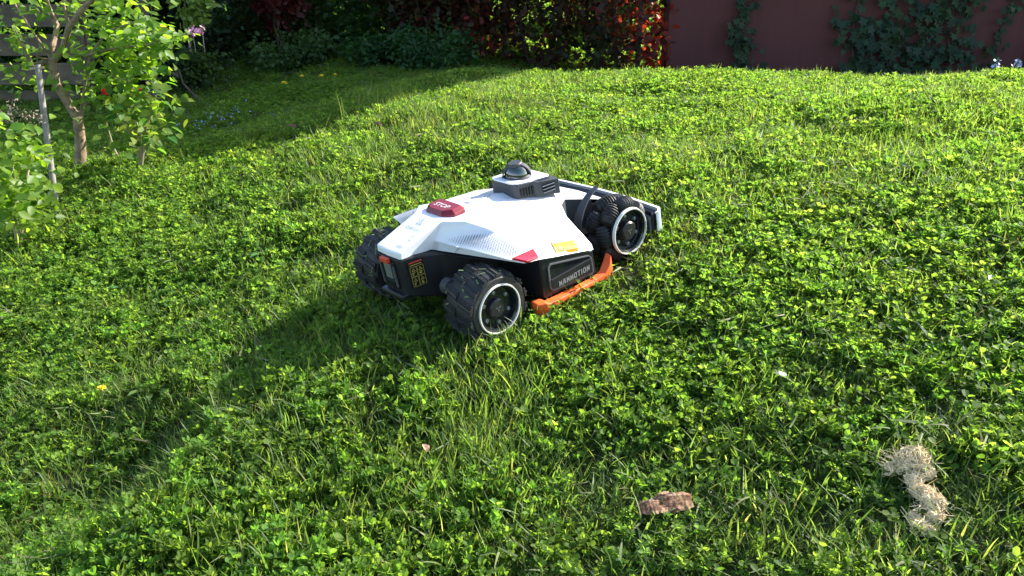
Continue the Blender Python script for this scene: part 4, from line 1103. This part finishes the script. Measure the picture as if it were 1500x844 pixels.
# ------------------------------------------------------------------ left: small tree, stake, bushes
def at(u, v, y):
    """world point on the plane Y=y seen at photograph pixel (u, v); used while surveying positions"""
    th = math.radians(21); c_, s_ = math.cos(th), math.sin(th)
    a, b_ = (u - 750) / 1287.25, (v - 422) / 1287.25
    d = Vector((a, c_ - b_ * s_, -s_ - b_ * c_)); return Vector((0, 0, 1)) + d * (y / d.y)
TB = at(115, 262, 3.44); TB.z = H(TB.x, TB.y) - .02
TR_ = .86
tree = thing('small_tree', 'small forked tree with fresh green leaves beside the wooden stake', 'tree', TB)
def rel(*ps): return [p - TB for p in ps]
a3 = lambda u, v, y=3.44: at(u, v, y)
MB().tube(rel(TB, a3(119, 220), a3(114, 172)), [.026, .021, .020], 12).build('trunk', M['bark'], tree, smooth=True)
for pts, rr in (
    ([a3(114, 174), a3(98, 148), a3(82, 122), a3(76, 88)], [.022, .019, .018, .019]),
    ([a3(114, 174), a3(122, 158), a3(128, 150, 3.42)], [.013, .008, .005]),
    ([a3(77, 92), a3(78, 66), a3(84, 38, 3.5), a3(70, 8, 3.5), a3(58, -40, 3.5)], [.013, .012, .012, .010, .008]),
    ([a3(77, 90), a3(92, 72), a3(101, 40, 3.38), a3(122, 12, 3.34), a3(150, -15, 3.34)], [.016, .014, .013, .012, .010]),
    ([a3(101, 40, 3.38), a3(94, 12, 3.36), a3(88, -40, 3.36)], [.009, .007, .005]),
    ([a3(75, 88), a3(55, 95), a3(46, 96, 3.40), a3(36, 72, 3.36), a3(20, 40, 3.32)], [.013, .013, .012, .006, .004]),
    ([a3(74, 84), a3(50, 50, 3.4), a3(24, 10, 3.4), a3(10, -20, 3.4)], [.007, .005, .004, .003]),
    ([a3(70, 88), a3(54, 84, 3.35), a3(58, 70, 3.33)], [.006, .004, .003]),
    ([a3(118, 165), a3(132, 78, 3.4), a3(160, 45, 3.36), a3(205, 30, 3.34)], [.006, .005, .004, .003]),
    ([a3(124, 82, 3.4), a3(170, 70, 3.35), a3(215, 66, 3.3), a3(262, 52, 3.28), a3(284, 50, 3.28)], [.006, .005, .004, .003, .002]),
    ([a3(112, 120, 3.42), a3(160, 110, 3.35), a3(190, 120, 3.3)], [.005, .004, .002])):
    MB().tube(rel(*pts), [q_ * TR_ for q_ in rr], 8).build('branch', M['bark'], tree, smooth=True)
def leaf_meshes(mat, tints=(.15, .4, .65, .9), tmpl=LEAF):
    out_ = []
    for t_ in tints:
        mb = MB(); mid = [(0, p, -.03 * math.sin(p * 3)) for p in (0, .5, 1)]
        vs = [(0, 0, 0), (-.26, .22, .07), (-.33, .45, .09), (-.20, .75, .04), (0, 1.0, -.10), (.20, .75, .04), (.33, .45, .09), (.26, .22, .07), (0, .45, .0), (0, .75, -.03)]
        mb.add(vs, [(0, 8, 2, 1), (8, 9, 3, 2), (9, 4, 3), (0, 7, 6, 8), (8, 6, 5, 9), (9, 5, 4)], t_)
        m_ = mb.mesh('leaf'); m_.materials.append(mat); m_.shade_smooth(); out_.append(m_)
    return out_
def leaf_group(root, meshes, centres, size, seed, name='leaf'):
    r = np.random.default_rng(seed); P, dd, nn_, ss = [], [], [], []
    for (u, v, y, su, sv, n) in centres:
        for k in range(n):
            P.append(at(u + r.normal(0, su), v + r.normal(0, sv), y + r.normal(0, .09)))
            a = r.uniform(0, 6.28); dd.append((math.cos(a), math.sin(a) * .8, r.normal(-.35, .35))); nn_.append((r.normal(.45, .5), r.normal(-.35, .5), .8)); ss.append(size * r.uniform(.6, 1.2))
    place_leaves(root, meshes, np.array([list(p) for p in P]), np.array(dd), np.array(nn_), np.array(ss), name)
lm = leaf_meshes(LT)
leaf_group(tree, lm, [(20, 60, 3.36, 18, 16, 20), (28, 118, 3.34, 18, 14, 12), (60, 12, 3.4, 30, 14, 18), (140, 22, 3.4, 26, 16, 26), (170, 70, 3.38, 26, 20, 36), (215, 48, 3.32, 22, 12, 30),
                      (250, 52, 3.28, 15, 9, 18), (160, 110, 3.38, 30, 18, 36), (130, 140, 3.4, 24, 16, 18), (190, 92, 3.33, 22, 16, 26), (110, 90, 3.4, 14, 16, 10), (75, 122, 3.38, 22, 10, 9),
                      (60, -30, 3.45, 60, 18, 15), (170, -20, 3.4, 50, 14, 16)], .042, 5)
def extra_leaves(root, mat, centres, size, seed):
    r = np.random.default_rng(seed); P = []
    for (u, v, y, su, sv, n) in centres:
        for k in range(n): P.append(list(at(u + r.normal(0, su), v + r.normal(0, sv), y + r.normal(0, .12)) - Vector(root.location)))
    P = np.array(P); m = len(P)
    me = cloud('leaves', LEAF, LEAF_F, P, np.c_[r.normal(size=(m, 2)), r.normal(-.3, .3, m)], np.c_[r.normal(.45, .5, m), r.normal(-.35, .5, m), np.full(m, .8)], size * r.uniform(.6, 1.2, m), r.random(m))
    tag(link('leaves', me, mat, root), kind='stuff')
extra_leaves(tree, LT, [(60, -10, 3.5, 60, 22, 110), (25, 50, 3.45, 26, 22, 30), (180, 60, 3.45, 40, 35, 150), (165, 125, 3.45, 32, 26, 90), (215, 52, 3.36, 30, 12, 110), (150, 10, 3.5, 50, 20, 110), (205, 100, 3.42, 25, 25, 110), (180, 70, 3.4, 35, 30, 120), (40, 110, 3.4, 26, 14, 40), (250, 55, 3.3, 18, 9, 40)], .040, 15)
fl = MB(); r = np.random.default_rng(2); pc = at(288, 45, 3.28) - TB
for k in range(34):
    d = Vector(r.normal(size=3)).normalized(); c_ = pc + Vector((d.x * 1.5, d.y, d.z)) * r.uniform(.004, .024); a = d.cross(Vector((.3, .2, 1))).normalized() * .005; b_ = d.cross(a).normalized() * .005
    fl.add([c_ - a - b_, c_ + a - b_, c_ + a + b_, c_ - a + b_], [(0, 1, 2, 3)])
fl.build('blossom', M['pink'], tree, fix=False)

sp0 = at(82, 308, 3.02); sp0.z = H(sp0.x, sp0.y) - .03; sp1 = at(55, 95, 3.12)
stake = thing('wooden_stake', 'grey weathered round stake leaning beside the small tree', 'stake', sp0)
MB().tube([Vector((0, 0, 0)), (sp1 - sp0) * .5, sp1 - sp0], [.0108, .0104, .0100], 12).build('pole', M['stake'], stake, smooth=True, angle=50)
MB().tube([(sp1 - sp0) + Vector((-.02, -.015, -.012)), (sp1 - sp0) + Vector((.022, .0, -.01)), (sp1 - sp0) + Vector((-.005, .02, -.008)), (sp1 - sp0) + Vector((-.02, -.015, -.014))], .004, 6).build('tie', M['twig'], stake)

RB = at(205, 246, 3.38); RB.z = H(RB.x, RB.y)
rose = thing('rose_bush', 'leafy bush with two small red flowers right of the small tree', 'bush', RB)
for pts in ([RB, at(206, 200, 3.36), at(190, 150, 3.31)], [RB, at(214, 190, 3.36), at(228, 140, 3.32)], [RB, at(200, 210, 3.36), at(170, 165, 3.26)]):
    MB().tube([p - RB for p in pts], [.006, .005, .003], 6).build('stem', M['twig'], rose, smooth=True)
leaf_group(rose, leaf_meshes(LR), [(200, 160, 3.34, 24, 26, 70), (225, 140, 3.31, 14, 22, 36), (175, 150, 3.31, 18, 18, 26), (232, 185, 3.31, 9, 16, 20), (195, 205, 3.34, 18, 14, 22)], .046, 8)
extra_leaves(rose, LR, [(205, 165, 3.38, 26, 30, 110)], .043, 29)
for (u, v, s_) in ((155, 134, .020), (204, 130, .012)):
    fm = MB(); c_ = at(u, v, 3.28) - RB; r = np.random.default_rng(u)
    for k in range(20):
        d = Vector((r.normal(), r.normal(), r.normal() * .8)).normalized(); p = c_ + d * s_ * .6; a = d.cross(Vector((.1, .3, 1))).normalized() * s_ * .55; b_ = d.cross(a).normalized() * s_ * .55
        fm.add([p - a, p + b_ * .9, p + a, p - b_], [(0, 1, 2, 3)])
    fm.build('flower', M['redflower'], rose, fix=False)

HB = at(20, 330, 2.75); HB.z = H(HB.x, HB.y)
hyd = thing('leafy_bush', 'bright green broad leaved bush at the foot of the stake', 'bush', HB)
for pts in ([HB, at(25, 270, 2.75), at(10, 215, 2.8)], [HB, at(40, 260, 2.75), at(48, 215, 2.8)], [HB, at(10, 285, 2.7), at(-15, 250, 2.7)]):
    MB().tube([p - HB for p in pts], [.0045, .004, .002], 6).build('stem', M['twig'], hyd, smooth=True)
leaf_group(hyd, leaf_meshes(LT, (.1, .35, .6, .95)), [(15, 235, 2.78, 24, 18, 46), (30, 275, 2.74, 24, 18, 40), (40, 205, 2.85, 20, 14, 22), (0, 205, 2.8, 18, 22, 26), (60, 225, 2.85, 14, 14, 14), (90, 215, 3.2, 14, 18, 16)], .040, 9)
extra_leaves(hyd, LT, [(10, 250, 2.8, 30, 35, 130), (45, 240, 2.85, 22, 30, 60), (20, 310, 2.72, 30, 16, 150), (15, 275, 2.72, 28, 22, 150), (45, 300, 2.74, 20, 14, 70)], .036, 19)
dh = MB(); r = np.random.default_rng(4)
for (u, v) in ((20, 158), (40, 168), (12, 172), (55, 172)):
    c_ = at(u, v, 2.95) - HB
    for k in range(50):
        d = Vector(r.normal(size=3)) * .015; a = Vector(r.normal(size=3)).normalized() * .0045; b_ = Vector(r.normal(size=3)).normalized() * .0045
        dh.add([c_ + d - a, c_ + d + b_, c_ + d + a, c_ + d - b_], [(0, 1, 2, 3)])
tag(dh.build('dry_flower_head', M['dryhead'], hyd, fix=False), kind='stuff')

# dead post and twigs in the shade
pp = at(228, 160, 5.2); pp.z = H(pp.x, pp.y) - .05
po = thing('wooden_post', 'dark upright wooden post at the end of the fence', 'post', pp)
MB().tube([(0, 0, 0), (0.005, 0, .6), (0, 0, 1.7)], [.036, .034, .032], 10).build('shaft', M['darkbark'], po, smooth=True)
def twig(label, pts, rad, mat='twig'):
    b0 = pts[0]; t_ = thing('dry_twig', label, 'twig', b0)
    MB().tube([p - b0 for p in pts], rad, 6).build('stick', M[mat], t_, smooth=True)
    return t_
g0 = at(181, 252, 3.5); g0.z = H(g0.x, g0.y) - .01
twig('pale bare twig standing between the small tree and the rose bush', [g0, at(166, 215, 3.5), at(156, 180, 3.5)], [.005, .004, .002])
twig('dark crooked twig lying by the wooden post', [at(290, 145, 5.0), at(268, 122, 5.05), at(262, 102, 5.05), at(240, 98, 5.1)], [.006, .005, .004, .003], 'darkbark')
twig('short broken stick leaning on the wooden post', [at(262, 112, 5.05), at(235, 98, 5.15)], [.009, .008], 'darkbark')

# ------------------------------------------------------------------ small things in the lawn
def ground_at(u, v):
    lo, hi = .5, 9.0
    d = at(u, v, 1.0) - Vector((0, 0, 1))
    y = .5
    while y < 9 and 1 + d.z * y > H(d.x * y, y) + .02: y += .01
    return Vector((d.x * y, y, H(d.x * y, y)))
def dandelion(u, v, label, s_=.016, hgt=.045, spiky=False):
    p = ground_at(u, v); p.y += hgt * .5; p.z = H(p.x, p.y)
    root = thing('dandelion', label, 'flower', p, 'yellow dandelions in the lawn')
    MB().tube([(0, 0, 0), (.002, 0, hgt)], .0016, 6).build('stem', M['stem'], root)
    fm = MB(); r = np.random.default_rng(int(u))
    for ringi in range(3):
        for k in range(14):
            a = 2 * math.pi * k / 14 + ringi * .2; e = .15 + ringi * .42 + r.normal(0, .1)
            d = Vector((math.cos(a) * math.cos(e), math.sin(a) * math.cos(e), math.sin(e))); sd = Vector((-math.sin(a), math.cos(a), 0)) * s_ * .13; L = s_ * (1 - .2 * ringi) * r.uniform(.8, 1.1)
            o = Vector((.002, 0, hgt)); fm.add([o, o + d * L * .6 + sd, o + d * L, o + d * L * .6 - sd], [(0, 1, 2, 3)])
    fm.build('flower_head', M['yellowpetal'], root, fix=False)
dandelion(145, 601, 'single yellow dandelion in the shadowed lawn near the camera', .013, .05)
dandelion(415, 138, 'lowest yellow dandelion in the shaded lawn below the bushes', .026, .07)
dandelion(441, 126, 'yellow dandelion in the shaded lawn, left of the middle pair', .020, .07)
dandelion(470, 127, 'bright yellow dandelion in the shaded lawn, middle of the row', .024, .07)
dandelion(490, 125, 'yellow dandelion at the end of the row, nearest the sunlit grass', .018, .07)
dandelion(487, 88, 'yellow dandelion by the low green mound under the hedge', .022, .08)

# forget-me-nots: a haze of tiny blue flowers
fm = MB(); r = np.random.default_rng(12); pc = ground_at(315, 195)
for k in range(70):
    x, y = pc.x + r.normal(0, .09), pc.y + r.normal(0, .13); z = H(x, y) + r.uniform(.05, .11); s_ = r.uniform(.003, .0065)
    a = r.uniform(0, 1.5)
    fm.add([(x + s_ * math.cos(a + j * math.pi / 2), y + s_ * math.sin(a + j * math.pi / 2), z + r.normal(0, .003)) for j in range(4)], [(0, 1, 2, 3)])
tag(fm.build('forget_me_nots', M['blue'], fix=False), 'patch of tiny blue flowers in the shaded lawn', kind='stuff')

# two bluebells standing against the wall foot
for (u, v, hh, lab) in ((1457, 84, .10, 'pale blue flower spike standing before the thin ivy on the red wall'), (1487, 86, .085, 'pale blue flower spike before the bare right part of the red wall')):
    p = at(u, v, 4.75); x, y = p.x, p.y; gz = H(x, y); hh = p.z - gz
    root = thing('bluebell', lab, 'flower', (x, y, gz))
    MB().tube([(0, 0, 0), (.01, 0, hh * .6), (.02, 0, hh)], .0028, 6).build('stem', M['stem'], root)
    bl = MB(); r = np.random.default_rng(u)
    for k in range(14):
        c_ = Vector((.02 + r.normal(0, .012), r.normal(0, .012), hh - .006 - .05 * r.random())); s_ = .010
        d = Vector(r.normal(size=3)).normalized(); a = d.cross(Vector((.2, .4, 1))).normalized() * s_; b_ = d.cross(a).normalized() * s_
        bl.add([c_ - a, c_ - b_, c_ + a, c_ + b_], [(0, 1, 2, 3)])
    bl.build('flower_head', M['paleblue'], root, fix=False)
    lv = blade_tuft(u, 9, .02, .11, .009); lv.build('leaves', GW, root, fix=False)['kind'] = 'stuff'

# bark: thin curled flakes with ragged ends, streaked along the grain
barkm, n, l, b, out = new_mat('bark_flake')
tc = n.new('ShaderNodeTexCoord'); mp = n.new('ShaderNodeMapping'); mp.inputs['Scale'].default_value = (55, 110, 110)
t1 = n.new('ShaderNodeTexNoise'); t1.inputs['Scale'].default_value = 1.0; t1.inputs['Detail'].default_value = 8; t1.inputs['Roughness'].default_value = .7
l.new(tc.outputs['Object'], mp.inputs[0]); l.new(mp.outputs[0], t1.inputs['Vector'])
r = n.new('ShaderNodeValToRGB'); e_ = r.color_ramp.elements; e_.new(.5); e_.new(.62)
for q_e, (p_, c_) in zip(e_, ((.34, (.035, .02, .012)), (.48, (.15, .078, .042)), (.58, (.32, .19, .12)), (.72, (.52, .38, .29)))): q_e.position = p_; q_e.color = (*c_, 1)
l.new(t1.outputs['Fac'], r.inputs[0]); l.new(r.outputs[0], b.inputs['Base Color']); b.inputs['Roughness'].default_value = .85; b.inputs['Specular IOR Level'].default_value = .15
bp = n.new('ShaderNodeBump'); bp.inputs['Strength'].default_value = .5; bp.inputs['Distance'].default_value = .002; l.new(t1.outputs['Fac'], bp.inputs['Height']); l.new(bp.outputs[0], b.inputs['Normal'])
def flake(L, Wd, curl, seed, arch):
    r = np.random.default_rng(seed); nu, nv = 26, 10; vs = []
    e0 = r.normal(0, .05, nv); e1 = r.normal(0, .05, nv); s0 = np.convolve(r.normal(0, .10, nu + 4), np.ones(3) / 3, 'valid')[:nu]
    for i in range(nu):
        for j in range(nv):
            t_ = i / (nu - 1); s_ = j / (nv - 1) - .5
            tt = (t_ * (1 + e1[j]) - (1 - t_) * e0[j])
            wd = Wd * (1 + s0[i]) * (.55 + .45 * min(1, 5 * t_, 3.3 * (1 - t_) + .25))
            vs.append(((tt - .5) * L, math.sin(s_ * curl) * wd / curl * 2, math.cos(s_ * curl) * Wd * .30 + arch * math.sin(t_ * 3.1) + r.normal(0, .0006)))
    top = len(vs); vs += [(x * .99, y * .9, z - .0028) for x, y, z in vs]
    fs = [(i * nv + j, (i + 1) * nv + j, (i + 1) * nv + j + 1, i * nv + j + 1) for i in range(nu - 1) for j in range(nv - 1)]
    fs += [tuple(top + k for k in reversed(f)) for f in fs]
    bd = [j for j in range(nv)] + [(i + 1) * nv - 1 for i in range(1, nu)] + [(nu - 1) * nv + j for j in range(nv - 2, -1, -1)] + [i * nv for i in range(nu - 2, 0, -1)]
    fs += [(bd[k], bd[(k + 1) % len(bd)], top + bd[(k + 1) % len(bd)], top + bd[k]) for k in range(len(bd))]
    return MB().add(vs, fs)
p = ground_at(976, 742); p.z += .018
bark = thing('bark_piece', 'curled piece of split brown bark lying in the grass', 'bark', p)
for (off, rot, args) in (((.014, .0, .004), (.55, -.10, .16), (.054, .019, 1.9, 3, .003)), ((-.022, -.006, -.002), (.35, -.16, -.05), (.044, .015, 1.5, 8, .004)), ((-.004, .010, .006), (.8, .1, .4), (.030, .011, 1.2, 11, .002))):
    o = flake(*args).build('flake', barkm, bark, smooth=True, angle=50); o.location = off; o.rotation_euler = rot

# matted pale tuft of dead grass and roots: torn lobes wound with fibres
p = ground_at(1338, 735); p.z += .030
straw = thing('dry_grass_clump', 'matted whitish tan clump of dead grass and roots on the lawn', 'dry grass', p)
def px(u, v, lift=.0):
    q = ground_at(u, v); return Vector((q.x, q.y, q.z + lift)) - p
lobes = [(px(1303, 696, .022), .008, .010), (px(1316, 692, .022), .009, .009), (px(1337, 688, .028), .020, .018), (px(1352, 696, .024), .013, .012), (px(1338, 706, .022), .011, .010), (px(1346, 718, .018), .010, .009),
         (px(1356, 727, .020), .011, .010), (px(1366, 742, .020), .013, .012), (px(1341, 750, .010), .008, .006), (px(1369, 758, .014), .010, .009), (px(1352, 770, .010), .013, .008), (px(1362, 775, .010), .009, .007)]
r = np.random.default_rng(6); core = MB(); lobes = [(c_, ra * 1.22, rb_ * 1.1) for c_, ra, rb_ in lobes]
for (c_, ra, rb_) in lobes:
    nu, nv = 12, 7; vs = []; ph = r.uniform(0, 6, 4)
    for i in range(nv + 1):
        for k in range(nu):
            th_ = math.pi * i / nv; a = 2 * math.pi * k / nu
            q = 1 + .22 * math.sin(3 * a + ph[0]) * math.sin(th_ * 2 + ph[1]) + .15 * math.sin(5 * a + ph[2] + 2 * th_) + r.normal(0, .07)
            vs.append(c_ + Vector((ra * q * .86 * math.sin(th_) * math.cos(a), ra * q * .86 * math.sin(th_) * math.sin(a), rb_ * q * .8 * math.cos(th_))))
    core.add(vs, [(i * nu + k, i * nu + (k + 1) % nu, (i + 1) * nu + (k + 1) % nu, (i + 1) * nu + k) for i in range(nv) for k in range(nu)])
tag(core.build('matted_core', M['straw'], straw, smooth=True, angle=70, fix=False), kind='stuff')
fib = MB()
for k in range(2200):
    i = r.choice(len(lobes), p=np.array([l_[1] for l_ in lobes]) / sum(l_[1] for l_ in lobes)); c_, ra, rb_ = lobes[i]
    d = unit(r.normal(size=3)); ax_ = unit(np.cross(d, r.normal(size=3) + np.array([.4, -.9, 0]))); e0_ = np.cross(d, ax_)
    span = r.uniform(.7, 2.6); rr = r.uniform(.88, 1.08); pts = []
    for m_ in range(5):
        an = (m_ / 4 - .5) * span; q = (d * math.cos(an) + e0_ * math.sin(an)) * rr * (1 + .10 * r.normal())
        pts.append(c_ + Vector((q[0] * ra, q[1] * ra, q[2] * rb_)))
    if r.random() < .12: pts[-1] = pts[-1] + Vector(e0_ * r.uniform(.004, .020))
    wv = r.choice([.0004, .0006, .0010]); fib.tube(pts, [wv, wv, wv * 1.2, wv, wv * .5], 3, cap=False)
for (u0, v0, u1, v1, n_) in ((1318, 692, 1290, 662, 7), (1312, 695, 1276, 678, 6), (1308, 697, 1294, 700, 5), (1330, 690, 1302, 672, 5), (1362, 730, 1378, 726, 4), (1366, 764, 1382, 764, 6), (1350, 745, 1338, 752, 5), (1352, 770, 1340, 778, 4)):
    for k in range(n_):
        fib.tube([px(u0, v0, .022) + Vector(r.normal(0, .003, 3)), px((u0 + u1) / 2, (v0 + v1) / 2, .026) + Vector(r.normal(0, .004, 3)), px(u1, v1, .022) + Vector(r.normal(0, .006, 3))], [.0008, .0007, .0003], 4, cap=False)
tag(fib.build('fibres', M['fibre'], straw, fix=False, smooth=True), kind='stuff')

# a few dry leaves
def dry_leaf(u, v, s_, label, rz, mat=M['chip']):
    p = ground_at(u, v); p.z += .03
    mb = MB(); mb.add([(q[0] * s_, q[1] * s_, q[2] * s_ * 2.2) for q in [(0, 0, 0), (-.26, .22, .09), (-.33, .45, .12), (-.20, .75, .06), (0, 1.0, -.12), (.20, .75, .04), (.33, .45, .11), (.26, .22, .07), (0, .45, .0), (0, .75, -.03)]],
                      [(0, 8, 2, 1), (8, 9, 3, 2), (9, 4, 3), (0, 7, 6, 8), (8, 6, 5, 9), (9, 5, 4)], .5)
    o = mb.build('dry_leaf', mat, smooth=True); o.location = p; o.rotation_euler = (.5, .2, rz)
    tag(o, label, 'leaf', 'dry leaves lying on the lawn')
dry_leaf(626, 672, .022, 'small brown dry leaf in the grass left of the bark piece', .6)
dry_leaf(560, 192, .05, 'brown dry leaf on the sunlit slope behind the mower', 1.2)
dry_leaf(436, 193, .05, 'brown dry leaf at the edge of the shade on the lawn', 2.0)
